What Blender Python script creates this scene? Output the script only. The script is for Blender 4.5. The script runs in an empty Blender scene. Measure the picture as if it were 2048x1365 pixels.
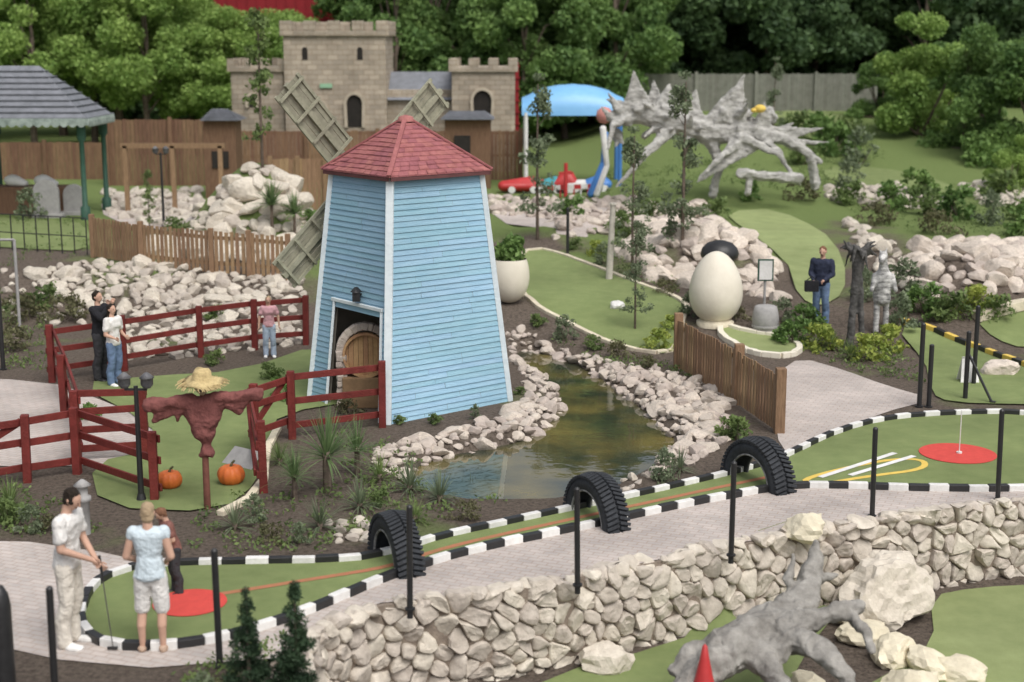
import bpy, bmesh, math, random
import numpy as np
from mathutils import Vector, Matrix, noise, Euler
from mathutils.geometry import delaunay_2d_cdt
V=Vector
RND=random.Random(11)
scene=bpy.context.scene
COL=scene.collection
# ---------------------------------------------------------------- survey (camera calibration -> metres)
F=3000.0; HC=6.5; PITCH=math.atan(602.5/F)
fw=V((0,math.cos(PITCH),-math.sin(PITCH))); upv=V((0,math.sin(PITCH),math.cos(PITCH)))
def ray(u,v): return fw+V((1,0,0))*((u-1024)/F)-upv*((v-682.5)/F)
def G0(u,v,z=0.0):
    d=ray(u,v); t=(z-HC)/d.z; return V((0,0,HC))+d*t
def Q(u,v,y):
    d=ray(u,v); t=y/d.y; return V((0,0,HC))+d*t
def sm(a,b,x):
    t=max(0.,min(1.,(x-a)/(b-a))); return t*t*(3-2*t)
WALL_PX=[(640,1262),(760,1212),(1000,1188),(1300,1128),(1560,1075),(1800,1036),(2048,1006),(2400,965)]
WALL=[G0(u,v,0.0) for u,v in WALL_PX]
XW=WALL[0].x
def yw(x):
    for a,b in zip(WALL,WALL[1:]):
        if x<=b.x: 
            t=(x-a.x)/(b.x-a.x); return a.y+(b.y-a.y)*t
    return WALL[-1].y
def inpoly(p,poly):
    x,y=p[0],p[1]; c=False; n=len(poly); j=n-1
    for i in range(n):
        xi,yi=poly[i][0],poly[i][1]; xj,yj=poly[j][0],poly[j][1]
        if (yi>y)!=(yj>y) and x<(xj-xi)*(y-yi)/(yj-yi)+xi: c=not c
        j=i
    return c
def sdist(x,y,poly):
    d=1e9; n=len(poly)
    for i in range(n):
        ax,ay=poly[i-1][0],poly[i-1][1]; bx,by=poly[i][0],poly[i][1]
        dx,dy=bx-ax,by-ay; t=((x-ax)*dx+(y-ay)*dy)/(dx*dx+dy*dy+1e-12); t=max(0,min(1,t))
        e=math.hypot(x-ax-dx*t,y-ay-dy*t); d=min(d,e)
    return d if inpoly((x,y),poly) else -d
def chaikin(P,n=2,closed=True):
    for _ in range(n):
        Q2=[]; m=len(P)
        rng=range(m) if closed else range(m-1)
        if not closed: Q2.append(P[0])
        for i in rng:
            a=P[i]; b=P[(i+1)%m]; Q2+= [a*.75+b*.25,a*.25+b*.75]
        if not closed: Q2.append(P[-1])
        P=Q2
    return P
POND_PX=[(810,955),(870,918),(960,902),(1050,884),(1105,850),(1130,805),(1105,765),(1050,735),(1030,700),(1075,700),(1170,738),(1240,790),(1310,842),(1350,885),(1320,925),(1260,955),(1200,988),(1100,1004),(1000,1008),(890,998)]
POND=chaikin([G0(u,v,-.15) for u,v in POND_PX],1)
PB=(min(p.x for p in POND)-.8,max(p.x for p in POND)+.8,min(p.y for p in POND)-.8,max(p.y for p in POND)+.8)
BUMPS=[]
def h(x,y):
    l=.8*sm(33.5,38.5,y); r=.5*sm(31,35,y)+.4*sm(36,45,y)
    k=sm(-4,-1,x); z=l*(1-k)+r*k
    z+=(.6+1.5*sm(2,8,x))*sm(48,76,y)
    for bx,by,hh,s in BUMPS:
        d2=((x-bx)**2+(y-by)**2)/(s*s)
        if d2<9: z+=hh*math.exp(-d2)
    if PB[0]<x<PB[1] and PB[2]<y<PB[3]:
        z-=.5*sm(-.3,.35,sdist(x,y,POND))
    if x>XW-.4 and y<WALL[-1].y+1:
        z-=1.1*(1-sm(.05,.35,y-yw(max(x,XW))))*sm(XW-.4,XW-.05,x)
    return z
def G(u,v):
    d=ray(u,v); o=V((0,0,HC)); t=8.0; pt=t
    while t<260:
        p=o+d*t
        if p.z<h(p.x,p.y): break
        pt=t; t+=.4
    a,b=pt,t
    for _ in range(12):
        m=(a+b)/2; p=o+d*m
        if p.z<h(p.x,p.y): b=m
        else: a=m
    p=o+d*b; return V((p.x,p.y,h(p.x,p.y)))
_b=[(G(530,480),2.0,1.55),(G(460,470),.9,1.3),(G(1380,530),.8,1.4),(G(1480,540),.5,1.0),(G(1950,590),1.0,1.7),(G(1140,470),.4,1.4),(G(1430,400),.5,3.0)]
BUMPS+=[(p.x,p.y,a,s) for p,a,s in _b]
def on(x,y,dz=0): return V((x,y,h(x,y)+dz))
# ---------------------------------------------------------------- materials
MATS={}
def _nodes(name):
    m=bpy.data.materials.new(name); m.use_nodes=True; nt=m.node_tree; b=nt.nodes['Principled BSDF']; return m,nt,b
def lin(c,k=1.0): return (c[0]*k,c[1]*k,c[2]*k,1)
def mat(name,c1,c2=None,scale=4,rough=.85,bump=.3,bscale=None,rand=0.0,metal=0,stretch=None,kind=None,spec=.25,bw=.3,bh=.12,mortar=(.2,.18,.16),dirt=0.0):
    if name in MATS: return MATS[name]
    m,nt,b=_nodes(name); N=nt.nodes; L=nt.links
    tc=N.new('ShaderNodeTexCoord'); vec=tc.outputs['Object']
    if stretch:
        mp=N.new('ShaderNodeMapping'); mp.inputs['Scale'].default_value=stretch; L.new(vec,mp.inputs[0]); nv=mp.outputs[0]
    else: nv=vec
    c2=c2 or tuple(x*.7 for x in c1)
    nz=N.new('ShaderNodeTexNoise'); nz.inputs['Scale'].default_value=scale; nz.inputs['Detail'].default_value=8; nz.inputs['Roughness'].default_value=.65
    L.new(nv,nz.inputs['Vector'])
    cr=N.new('ShaderNodeValToRGB'); cr.color_ramp.elements[0].position=.32; cr.color_ramp.elements[1].position=.68
    cr.color_ramp.elements[0].color=lin(c2); cr.color_ramp.elements[1].color=lin(c1)
    L.new(nz.outputs['Fac'],cr.inputs[0]); col=cr.outputs[0]; hgt=None
    if kind in('brick','paving'):
        bt=N.new('ShaderNodeTexBrick'); bt.inputs['Scale'].default_value=1
        bt.inputs['Brick Width'].default_value=bw; bt.inputs['Row Height'].default_value=bh; bt.inputs['Mortar Size'].default_value=.010
        lo,hi=(.82,1.12) if kind=='brick' else (.92,1.06)
        bt.inputs['Color1'].default_value=(lo,lo,lo,1); bt.inputs['Color2'].default_value=(hi,hi*.985,hi*.975,1); bt.inputs['Mortar'].default_value=lin([x/ max(.01,c1[0]) for x in mortar])
        bt.inputs['Mortar Smooth'].default_value=.3
        if kind=='brick':
            sx=N.new('ShaderNodeSeparateXYZ'); ad=N.new('ShaderNodeMath'); ad.operation='ADD'; cb=N.new('ShaderNodeCombineXYZ')
            L.new(vec,sx.inputs[0]); L.new(sx.outputs[0],ad.inputs[0]); L.new(sx.outputs[1],ad.inputs[1]); L.new(ad.outputs[0],cb.inputs[0]); L.new(sx.outputs[2],cb.inputs[1]); L.new(cb.outputs[0],bt.inputs['Vector'])
        else: 
            mp2=N.new('ShaderNodeMapping'); mp2.inputs['Rotation'].default_value=(0,0,.4); L.new(vec,mp2.inputs[0]); L.new(mp2.outputs[0],bt.inputs['Vector'])
        mx=N.new('ShaderNodeMix'); mx.data_type='RGBA'; mx.blend_type='MULTIPLY'; mx.inputs[0].default_value=1
        L.new(col,mx.inputs[6]); L.new(bt.outputs['Color'],mx.inputs[7]); col=mx.outputs[2]; hgt=bt.outputs['Fac']
    if dirt>0:
        n2=N.new('ShaderNodeTexNoise'); n2.inputs['Scale'].default_value=scale*.13; n2.inputs['Detail'].default_value=5; L.new(vec,n2.inputs['Vector'])
        mr=N.new('ShaderNodeMapRange'); mr.inputs[1].default_value=.35; mr.inputs[2].default_value=.65; mr.inputs[3].default_value=1-dirt; mr.inputs[4].default_value=1+dirt*.3; L.new(n2.outputs['Fac'],mr.inputs[0])
        hs=N.new('ShaderNodeHueSaturation'); L.new(mr.outputs[0],hs.inputs['Value']); L.new(col,hs.inputs['Color']); col=hs.outputs[0]
    if rand>0:
        ge=N.new('ShaderNodeNewGeometry'); oi=N.new('ShaderNodeObjectInfo'); ad=N.new('ShaderNodeMath'); ad.operation='ADD'
        L.new(ge.outputs['Random Per Island'],ad.inputs[0]); L.new(oi.outputs['Random'],ad.inputs[1])
        mr=N.new('ShaderNodeMapRange'); mr.inputs[1].default_value=0; mr.inputs[2].default_value=2; mr.inputs[3].default_value=1-rand; mr.inputs[4].default_value=1+rand; L.new(ad.outputs[0],mr.inputs[0])
        hs=N.new('ShaderNodeHueSaturation'); L.new(mr.outputs[0],hs.inputs['Value']); L.new(col,hs.inputs['Color'])
        m2=N.new('ShaderNodeMapRange'); m2.inputs[3].default_value=.49; m2.inputs[4].default_value=.51; L.new(ge.outputs['Random Per Island'],m2.inputs[0]); L.new(m2.outputs[0],hs.inputs['Hue']); col=hs.outputs[0]
    L.new(col,b.inputs['Base Color']); b.inputs['Roughness'].default_value=rough; b.inputs['Metallic'].default_value=metal
    b.inputs['Specular IOR Level'].default_value=spec
    if bump>0:
        bn=N.new('ShaderNodeTexNoise'); bn.inputs['Scale'].default_value=bscale or scale*3; bn.inputs['Detail'].default_value=6; L.new(nv,bn.inputs['Vector'])
        bp=N.new('ShaderNodeBump'); bp.inputs['Strength'].default_value=bump; bp.inputs['Distance'].default_value=.03; L.new(bn.outputs['Fac'],bp.inputs['Height'])
        if hgt is not None:
            b2=N.new('ShaderNodeBump'); b2.invert=True; b2.inputs['Strength'].default_value=.5 if kind=='brick' else .25; b2.inputs['Distance'].default_value=.02; L.new(hgt,b2.inputs['Height']); L.new(bp.outputs[0],b2.inputs['Normal']); L.new(b2.outputs[0],b.inputs['Normal'])
        else: L.new(bp.outputs[0],b.inputs['Normal'])
    MATS[name]=m; return m
def leafmat(name,c1,c2,sc=.5):
    m,nt,b=_nodes(name); N=nt.nodes; L=nt.links
    ge=N.new('ShaderNodeNewGeometry'); nz=N.new('ShaderNodeTexNoise'); nz.inputs['Scale'].default_value=sc; nz.inputs['Detail'].default_value=4; L.new(ge.outputs['Position'],nz.inputs['Vector'])
    ma=N.new('ShaderNodeMath'); ma.operation='MULTIPLY_ADD'; ma.inputs[1].default_value=.5; L.new(ge.outputs['Random Per Island'],ma.inputs[0])
    m3=N.new('ShaderNodeMath'); m3.operation='MULTIPLY_ADD'; m3.inputs[1].default_value=2.0; m3.inputs[2].default_value=-.75; L.new(nz.outputs['Fac'],m3.inputs[0]); L.new(m3.outputs[0],ma.inputs[2])
    cr=N.new('ShaderNodeValToRGB'); cr.color_ramp.elements[0].color=lin(c2); cr.color_ramp.elements[1].color=lin(c1); L.new(ma.outputs[0],cr.inputs[0])
    L.new(cr.outputs[0],b.inputs['Base Color']); b.inputs['Roughness'].default_value=.6; b.inputs['Specular IOR Level'].default_value=.25
    tr=N.new('ShaderNodeBsdfTranslucent'); L.new(cr.outputs[0],tr.inputs[0]); mx=N.new('ShaderNodeMixShader'); mx.inputs[0].default_value=.35
    L.new(b.outputs[0],mx.inputs[1]); L.new(tr.outputs[0],mx.inputs[2]); L.new(mx.outputs[0],N['Material Output'].inputs[0])
    MATS[name]=m; return m
TURF=mat('turf',(.235,.285,.115),(.185,.235,.09),3,.95,.6,120,dirt=.18)
TURF_L=mat('turf_pale',(.32,.37,.165),(.25,.30,.125),2,.95,.6,120,dirt=.15)
PAVE=mat('block_paving',(.54,.49,.455),(.46,.415,.39),5,.9,.3,60,kind='paving',bw=.2,bh=.1,mortar=(.46,.42,.39),dirt=.2)
STONE=mat('limestone',(.62,.56,.48),(.43,.38,.32),6,.95,.7,14,rand=.25)
STONEP=mat('pink_limestone',(.62,.54,.47),(.42,.36,.31),6,.95,.7,14,rand=.26)
CREAM=mat('cream_stone',(.70,.63,.49),(.52,.46,.35),5,.9,.6,12,rand=.15)
MORT=mat('dark_wall_mortar',(.30,.25,.20),(.2,.16,.13),12,1,.5)  # dark mortar backing that fills the joints between facing stones
BLUE=mat('blue_painted_siding',(.32,.50,.615),(.25,.43,.555),2.2,.7,.35,12,rand=.10,stretch=(1,1,6),dirt=.16)
TRIM=mat('pale_trim',(.72,.78,.80),(.60,.67,.70),5,.6,.2)
SHING=mat('red_shingle',(.33,.125,.125),(.23,.08,.083),7,.85,.5,30,rand=.25)
DWOOD=mat('dark_red_paint',(.21,.042,.032),(.13,.027,.02),5,.6,.4,30,rand=.12,dirt=.2)
BWOOD=mat('brown_fence_wood',(.34,.22,.13),(.20,.125,.072),5,.8,.5,20,rand=.25,stretch=(6,6,.7))
DKWOOD=mat('dark_brown_boards',(.22,.13,.08),(.13,.076,.048),4,.85,.5,20,rand=.3,stretch=(6,6,.7))
GWOOD=mat('weathered_sail_wood',(.33,.32,.24),(.23,.225,.165),5,.85,.5,20,rand=.2)
BLACK=mat('black_paint',(.016,.016,.017),(.024,.024,.025),8,.45,.15,spec=.5)
WHITE=mat('white_paint',(.80,.79,.77),(.66,.65,.62),9,.6,.25,dirt=.15)
TYRE=mat('tyre_rubber',(.045,.05,.057),(.026,.028,.032),14,.75,.3,dirt=.2)
REDM=mat('red_mat',(.62,.08,.065),(.53,.065,.055),9,.9,.3,100)
ORNG=mat('orange_line',(.45,.17,.10),(.32,.17,.08),9,.9,.3,100)
YEL=mat('yellow_paint',(.75,.54,.12),(.62,.44,.1),9,.7,.2)
EGG=mat('egg_shell',(.76,.71,.60),(.68,.63,.52),2,.5,.12,20,dirt=.12)
SLATE=mat('slate',(.21,.22,.245),(.14,.15,.165),3,.7,.5,9,rand=.15)
CASTLE=mat('castle_stone',(.47,.41,.33),(.35,.30,.235),1.6,.95,.6,8,kind='brick',bw=.42,bh=.2,mortar=(.30,.26,.21),dirt=.25)
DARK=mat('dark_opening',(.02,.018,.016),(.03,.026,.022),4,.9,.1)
CANO=mat('light_blue_canopy',(.22,.48,.76),(.17,.40,.68),1,.4,.1,spec=.5)
REDP=mat('bright_red_paint',(.5,.04,.04),(.4,.03,.03),4,.45,.1,spec=.5)
BLUP=mat('bright_blue_paint',(.07,.22,.55),(.05,.17,.45),4,.45,.1,spec=.5)
REDB=mat('red_cladding',(.27,.02,.026),(.2,.016,.02),.8,.7,.2)
DEAD=mat('dead_wood_grey',(.50,.49,.46),(.22,.215,.20),4,.9,1.0,9,stretch=(1,1,2))
ROOT=mat('root_grey',(.36,.345,.315),(.15,.14,.125),4,.9,1.0,11)
BARK=mat('bark',(.18,.14,.11),(.09,.07,.055),6,.95,.8,14)
GREENP=mat('dark_green_paint',(.04,.10,.07),(.03,.07,.05),4,.6,.1)
GREY=mat('grey_concrete',(.38,.37,.36),(.28,.275,.27),5,.9,.3)
PUMP=mat('pumpkin_skin',(.72,.19,.04),(.55,.12,.03),6,.5,.2,spec=.4)
STRAW=mat('straw',(.65,.52,.27),(.45,.34,.17),20,.9,.8,50)
MAROON=mat('maroon_cloth',(.24,.09,.08),(.14,.052,.048),6,.95,.7,20)
SKIN=mat('skin',(.56,.35,.26),(.49,.30,.22),6,.6,.08)
def cloth(n,c,k=.75): return mat(n,c,tuple(x*k for x in c),8,.9,.5,25)
L_BRIGHT=leafmat('leaf_bright',(.34,.47,.13),(.16,.27,.065))
L_MID=leafmat('leaf_mid',(.22,.34,.10),(.08,.155,.048))
L_DARK=leafmat('leaf_dark',(.12,.195,.075),(.04,.08,.034))
L_GREY=leafmat('leaf_greygreen',(.26,.31,.19),(.11,.145,.08),2)
L_YEL=leafmat('leaf_yellow',(.44,.48,.11),(.2,.28,.06),3)
L_SHRUB=leafmat('leaf_shrub',(.23,.31,.105),(.08,.125,.045),2)
L_OLIVE=leafmat('leaf_olive',(.21,.21,.105),(.085,.08,.045),2)
L_PALM=leafmat('leaf_palm',(.22,.31,.13),(.10,.16,.07),3)
# ---------------------------------------------------------------- mesh building
class MB:
    def __init__(s): s.v=[];s.f=[];s.m=[];s.s=[]
    def add(s,vs,fs,mi=0,smooth=False):
        o=len(s.v); s.v+=[tuple(p) for p in vs]; s.f+=[tuple(i+o for i in f) for f in fs]; s.m+=[mi]*len(fs); s.s+=[smooth]*len(fs)
    def box(s,c,size,rot=None,mi=0):
        c=V(c); a,b,d=[x/2 for x in size]; R=rot or Matrix.Identity(3)
        vs=[c+R@V((x*a,y*b,z*d)) for z in(-1,1) for y in(-1,1) for x in(-1,1)]
        s.add(vs,[(0,2,3,1),(4,5,7,6),(0,1,5,4),(2,6,7,3),(0,4,6,2),(1,3,7,5)],mi)
    def beam(s,a,b,w,t,mi=0,up=V((0,0,1))):
        a=V(a);b=V(b);d=(b-a).normalized()
        if abs(d.dot(up))>.97: up=V((0,1,0))
        x=d.cross(up).normalized(); z=x.cross(d).normalized()
        vs=[p+x*(sx*w/2)+z*(sz*t/2) for p in(a,b) for sz in(-1,1) for sx in(-1,1)]
        s.add(vs,[(0,1,3,2),(4,6,7,5),(0,4,5,1),(2,3,7,6),(0,2,6,4),(1,5,7,3)],mi)
    def cyl(s,a,b,r0,r1=None,n=12,mi=0,smooth=True):
        a=V(a);b=V(b); r1=r0 if r1 is None else r1; d=(b-a).normalized()
        u=d.orthogonal().normalized(); w=d.cross(u)
        vs=[]
        for p,r in((a,r0),(b,r1)):
            for i in range(n):
                t=2*math.pi*i/n; vs.append(p+u*(math.cos(t)*r)+w*(math.sin(t)*r))
        s.add(vs,[(i,(i+1)%n,n+(i+1)%n,n+i) for i in range(n)],mi,smooth)
        s.add(vs[:n],[tuple(reversed(range(n)))],mi); s.add(vs[n:],[tuple(range(n))],mi)
    def hull(s,sph,mi=0,sub=2,smooth=True):
        bm=bmesh.new()
        for c,r in sph:
            if not hasattr(r,'__len__'): r=(r,r,r)
            bmesh.ops.create_icosphere(bm,subdivisions=sub,radius=1,matrix=Matrix.Translation(V(c))@Matrix.Diagonal((r[0],r[1],r[2],1)))
        if len(sph)>1:
            for f in list(bm.faces): bm.faces.remove(f)
            for e in list(bm.edges): bm.edges.remove(e)
            ret=bmesh.ops.convex_hull(bm,input=bm.verts)
            bmesh.ops.delete(bm,geom=[g for g in set(ret['geom_interior']+ret['geom_unused']) if isinstance(g,bmesh.types.BMVert)],context='VERTS')
        bm.verts.index_update(); bm.verts.ensure_lookup_table()
        s.add([v.co.copy() for v in bm.verts],[tuple(v.index for v in f.verts) for f in bm.faces],mi,smooth); bm.free()
    def cap(s,a,ra,b,rb,mi=0,sub=2): s.hull([(a,ra),(b,rb)],mi,sub)
    def limb(s,pts,mi=0,sub=2):
        for (a,ra),(b,rb) in zip(pts,pts[1:]): s.cap(a,ra,b,rb,mi,sub)
    def lathe(s,c,prof,n=20,mi=0,smooth=True,jit=0):
        c=V(c); vs=[];
        for r,z in prof:
            for i in range(n):
                t=2*math.pi*i/n; vs.append(c+V((math.cos(t)*r,math.sin(t)*r,z+jit*math.sin(3*t+1)*r)))
        fs=[(j*n+i,j*n+(i+1)%n,(j+1)*n+(i+1)%n,(j+1)*n+i) for j in range(len(prof)-1) for i in range(n)]
        s.add(vs,fs,mi,smooth)
    def mesh(s,name,mats,origin=V((0,0,0))):
        me=bpy.data.meshes.new(name); me.from_pydata([(p[0]-origin[0],p[1]-origin[1],p[2]-origin[2]) for p in s.v],[],s.f)
        for m in mats: me.materials.append(m)
        me.polygons.foreach_set('material_index',s.m); me.polygons.foreach_set('use_smooth',s.s); me.update(); return me
    def obj(s,name,mats,origin=V((0,0,0)),parent=None,label=None,cat=None,kind=None,group=None,bevel=0):
        if not isinstance(mats,(list,tuple)): mats=[mats]
        o=place(name,s.mesh(name,mats,origin),origin,parent,label,cat,kind,group)
        if bevel: 
            b=o.modifiers.new('bevel','BEVEL'); b.width=bevel; b.segments=2; b.limit_method='ANGLE'
        return o
def place(name,me,origin,parent=None,label=None,cat=None,kind=None,group=None):
    o=bpy.data.objects.new(name,me); COL.objects.link(o)
    if parent: o.parent=parent
    else: o.location=origin
    if label: o['label']=label
    if cat: o['category']=cat
    if kind: o['kind']=kind
    if group: o['group']=group
    return o
def thing(name,label,cat,origin,group=None):
    return place(name,None,origin,None,label,cat,None,group)
def remesh(mb,name,mats,voxel,smooth=3,origin=V((0,0,0)),disp=0,dscale=2.0,flat=False):
    me=mb.mesh(name+'_src',mats,origin); o=bpy.data.objects.new('tmp',me); COL.objects.link(o)
    r=o.modifiers.new('r','REMESH'); r.mode='VOXEL'; r.voxel_size=voxel
    if smooth:
        s=o.modifiers.new('s','SMOOTH'); s.iterations=smooth; s.factor=.5
    dg=bpy.context.evaluated_depsgraph_get(); dg.update()
    m2=bpy.data.meshes.new_from_object(o.evaluated_get(dg)); m2.name=name
    bpy.data.objects.remove(o); bpy.data.meshes.remove(me)
    if disp:
        for v in m2.vertices:
            n=noise.noise_vector(v.co*dscale)*disp+noise.noise_vector(v.co*dscale*3)*disp*.5; v.co+=n
    if not m2.materials:
        for m in mats: m2.materials.append(m)
    m2.polygons.foreach_set('use_smooth',[not flat]*len(m2.polygons)); m2.update(); return m2
def quadsoup(name,v,mat_):
    n=len(v)//4; me=bpy.data.meshes.new(name); me.vertices.add(len(v)); me.vertices.foreach_set('co',v.astype(np.float32).ravel())
    me.loops.add(len(v)); me.loops.foreach_set('vertex_index',np.arange(len(v),dtype=np.int32))
    me.polygons.add(n); me.polygons.foreach_set('loop_start',np.arange(0,len(v),4,dtype=np.int32))
    me.update(calc_edges=True); me.validate(); me.materials.append(mat_); return me
def leafmesh(name,clumps,n,size,mat_,seed=0,asp=.55,zs=.8,shell=2.4):
    rng=np.random.default_rng(seed); cl=np.array([(c[0],c[1],c[2],r) for c,r in clumps],float)
    w=cl[:,3]**2; idx=rng.choice(len(cl),n,p=w/w.sum())
    d=rng.normal(size=(n,3)); d/=np.linalg.norm(d,axis=1)[:,None]; rad=rng.random(n)**(1/shell)
    c=cl[idx,:3]+d*(cl[idx,3]*rad)[:,None]*np.array([1,1,zs])
    a=rng.normal(size=(n,3)); a/=np.linalg.norm(a,axis=1)[:,None]; b=np.cross(a,rng.normal(size=(n,3))); b/=np.linalg.norm(b,axis=1)[:,None]
    s=(size*(.6+.8*rng.random(n)))[:,None]
    v=np.stack([c-a*s,c-b*s*asp,c+a*s,c+b*s*asp],1).reshape(-1,3); return quadsoup(name,v,mat_)
# ---------------------------------------------------------------- terrain
def axis(segs):
    out=[]
    for a,b,st in segs:
        x=a
        while x<b-1e-6: out.append(x); x+=st
    out.append(segs[-1][1]); return out
xs=axis([(-700,-100,100),(-100,-30,7),(-30,-13,1),(-13,14,.22),(14,30,1),(30,100,7),(100,700,100)])
ys=axis([(-60,8,8),(8,12,.5),(12,34,.22),(34,55,.4),(55,90,1),(90,160,7),(160,1400,120)])
vs=[(x,y,h(x,y)) for y in ys for x in xs]; nx=len(xs)
fs=[(j*nx+i,j*nx+i+1,(j+1)*nx+i+1,(j+1)*nx+i) for j in range(len(ys)-1) for i in range(nx-1)]
tm=MB(); tm.add(vs,fs,0,True)
gm,nt,b=_nodes('garden_ground'); N=nt.nodes; L=nt.links
tc=N.new('ShaderNodeTexCoord'); n1=N.new('ShaderNodeTexNoise'); n1.inputs['Scale'].default_value=14; n1.inputs['Detail'].default_value=8; n1.inputs['Roughness'].default_value=.8; L.new(tc.outputs['Object'],n1.inputs['Vector'])
r1=N.new('ShaderNodeValToRGB'); r1.color_ramp.elements[0].position=.35; r1.color_ramp.elements[1].position=.7; r1.color_ramp.elements[0].color=(.075,.06,.048,1); r1.color_ramp.elements[1].color=(.27,.22,.18,1); L.new(n1.outputs[0],r1.inputs[0])
r2=N.new('ShaderNodeValToRGB'); r2.color_ramp.elements[0].color=(.10,.145,.05,1); r2.color_ramp.elements[1].color=(.26,.33,.12,1); L.new(n1.outputs[0],r2.inputs[0])
n2=N.new('ShaderNodeTexNoise'); n2.inputs['Scale'].default_value=.35; n2.inputs['Detail'].default_value=6; L.new(tc.outputs['Object'],n2.inputs['Vector'])
sx=N.new('ShaderNodeSeparateXYZ'); L.new(tc.outputs['Object'],sx.inputs[0])
mr=N.new('ShaderNodeMapRange'); mr.inputs[1].default_value=35; mr.inputs[2].default_value=58; mr.inputs[3].default_value=-.12; mr.inputs[4].default_value=.5; L.new(sx.outputs[1],mr.inputs[0])
ad=N.new('ShaderNodeMath'); ad.operation='ADD'; L.new(n2.outputs[0],ad.inputs[0]); L.new(mr.outputs[0],ad.inputs[1])
r3=N.new('ShaderNodeValToRGB'); r3.color_ramp.elements[0].position=.47; r3.color_ramp.elements[1].position=.6; L.new(ad.outputs[0],r3.inputs[0])
mx=N.new('ShaderNodeMix'); mx.data_type='RGBA'; L.new(r3.outputs[0],mx.inputs[0]); L.new(r1.outputs[0],mx.inputs[6]); L.new(r2.outputs[0],mx.inputs[7]); L.new(mx.outputs[2],b.inputs['Base Color']); b.inputs['Roughness'].default_value=1; b.inputs['Specular IOR Level'].default_value=.1
bp=N.new('ShaderNodeBump'); bp.inputs['Strength'].default_value=1; bp.inputs['Distance'].default_value=.08; L.new(n1.outputs[0],bp.inputs['Height']); L.new(bp.outputs[0],b.inputs['Normal'])
tm.obj('ground',[gm],kind='structure',label='dark brown garden soil and grass terrain around the course',cat='ground')
def drape(name,px,off,mats,label,sp=.35,ck=1,world=None,flat=None):
    P=world or [G(u,v) for u,v in px]
    if ck: P=chaikin(P,ck)
    pts=[V((p.x,p.y)) for p in P]; n=len(pts)
    x0=min(p.x for p in pts);x1=max(p.x for p in pts);y0=min(p.y for p in pts);y1=max(p.y for p in pts)
    allp=list(pts); x=x0
    while x<x1:
        y=y0
        while y<y1:
            if inpoly((x,y),pts) and sdist(x,y,pts)>sp*.35: allp.append(V((x,y)))
            y+=sp
        x+=sp
    r=delaunay_2d_cdt(allp,[],[list(range(n))],1,1e-5)
    mb=MB(); mb.add([(p.x,p.y,(h(p.x,p.y) if flat is None else flat)+off) for p in r[0]],[tuple(f) for f in r[2]],0,True)
    mb.obj(name,mats,kind='structure',label=label,cat=name.replace('_',' ')); return P
pv=[(-300,1078),(60,1086),(200,1106),(275,1122),(420,1190),(800,1130),(1150,1050),(1450,975),(1560,940),(1640,900),(1760,850),(1900,900),(2400,960)]
wallback=[V((p.x,p.y+.06,0)) for p in WALL][::-1]
P=[G0(u,v) for u,v in pv]+wallback+[G0(560,1318),G0(300,1338),G0(120,1322),G0(-300,1230)]
drape('path',None,.014,PAVE,'pinkish grey block paved footpath beside the racing track green',ck=0,world=P,flat=0)
drape('path',[(1558,745),(1600,716),(1690,742),(1770,772),(1870,800),(1760,828),(1690,862),(1610,908),(1560,905),(1548,820)],.012,PAVE,'curved pinkish block paved footpath by the picket fence')
drape('path',[(-200,755),(95,762),(200,800),(335,858),(335,905),(150,940),(-200,925)],.012,PAVE,'pinkish paved yard inside the red fence')
drape('path',[(980,400),(1250,410),(1260,440),(1200,480),(1090,470),(990,440)],.012,PAVE,'pale paved path behind the blue windmill')
drape('path',[(200,400),(400,395),(420,440),(380,455),(210,440)],.012,PAVE,'pale paved terrace below the pavilion')
GA=[(163,1222),(190,1170),(260,1142),(350,1134),(500,1131),(700,1128),(800,1108),(880,1080),(1000,1055),(1150,1022),(1300,990),(1450,955),(1540,932),(1600,903),(1680,866),(1770,842),(1900,832),(2050,830),(2250,860),(2260,940),(2100,982),(1900,985),(1640,976),(1560,980),(1400,1008),(1150,1063),(980,1098),(860,1130),(760,1166),(680,1202),(600,1236),(480,1275),(370,1298),(260,1303),(190,1290),(160,1258)]
PA=drape('putting_green',GA,.034,TURF,'long green artificial turf racetrack putting green with red target circles',flat=0)
PB_=drape('putting_green',[(1040,505),(1095,498),(1200,538),(1380,604),(1362,650),(1350,712),(1250,700),(1150,655),(1060,612),(1030,560)],.03,TURF,'mid green artificial turf lane above the pond')
PC=drape('putting_green',[(150,770),(300,755),(480,745),(640,690),(760,735),(740,800),(560,830),(535,880),(520,965),(440,1028),(200,1018),(180,930),(320,900),(300,850)],.03,TURF,'green artificial turf inside the red rail fence')
PD=drape('putting_green',[(1790,650),(1870,664),(1960,700),(2060,730),(2250,770),(2250,815),(2048,812),(1900,808),(1862,790),(1850,720)],.03,TURF,'green artificial turf edged in yellow and black')
PE=drape('putting_green',[(1440,650),(1490,668),(1570,678),(1606,698),(1580,718),(1510,712),(1475,695),(1440,675)],.05,TURF_L,'small pale green turf lobe with cream border beside the egg',sp=.2)
PF=drape('lawn',[(1450,425),(1560,420),(1640,460),(1690,520),(1690,590),(1640,620),(1600,600),(1570,520),(1480,455)],.04,TURF_L,'bright sloping green turf between the rocks')
PG=drape('lawn',[(1640,335),(1760,335),(1900,365),(1920,400),(1800,385),(1660,365)],.03,TURF,'strip of mown green lawn')
drape('lawn',[(1540,222),(1680,226),(1740,270),(1700,300),(1560,262)],.03,TURF,'bright green lawn below the grey boundary fence')
drape('lawn',[(-200,435),(150,440),(185,470),(175,505),(60,500),(-200,485)],.03,TURF,'mown green lawn beside the gravestones')
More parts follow.
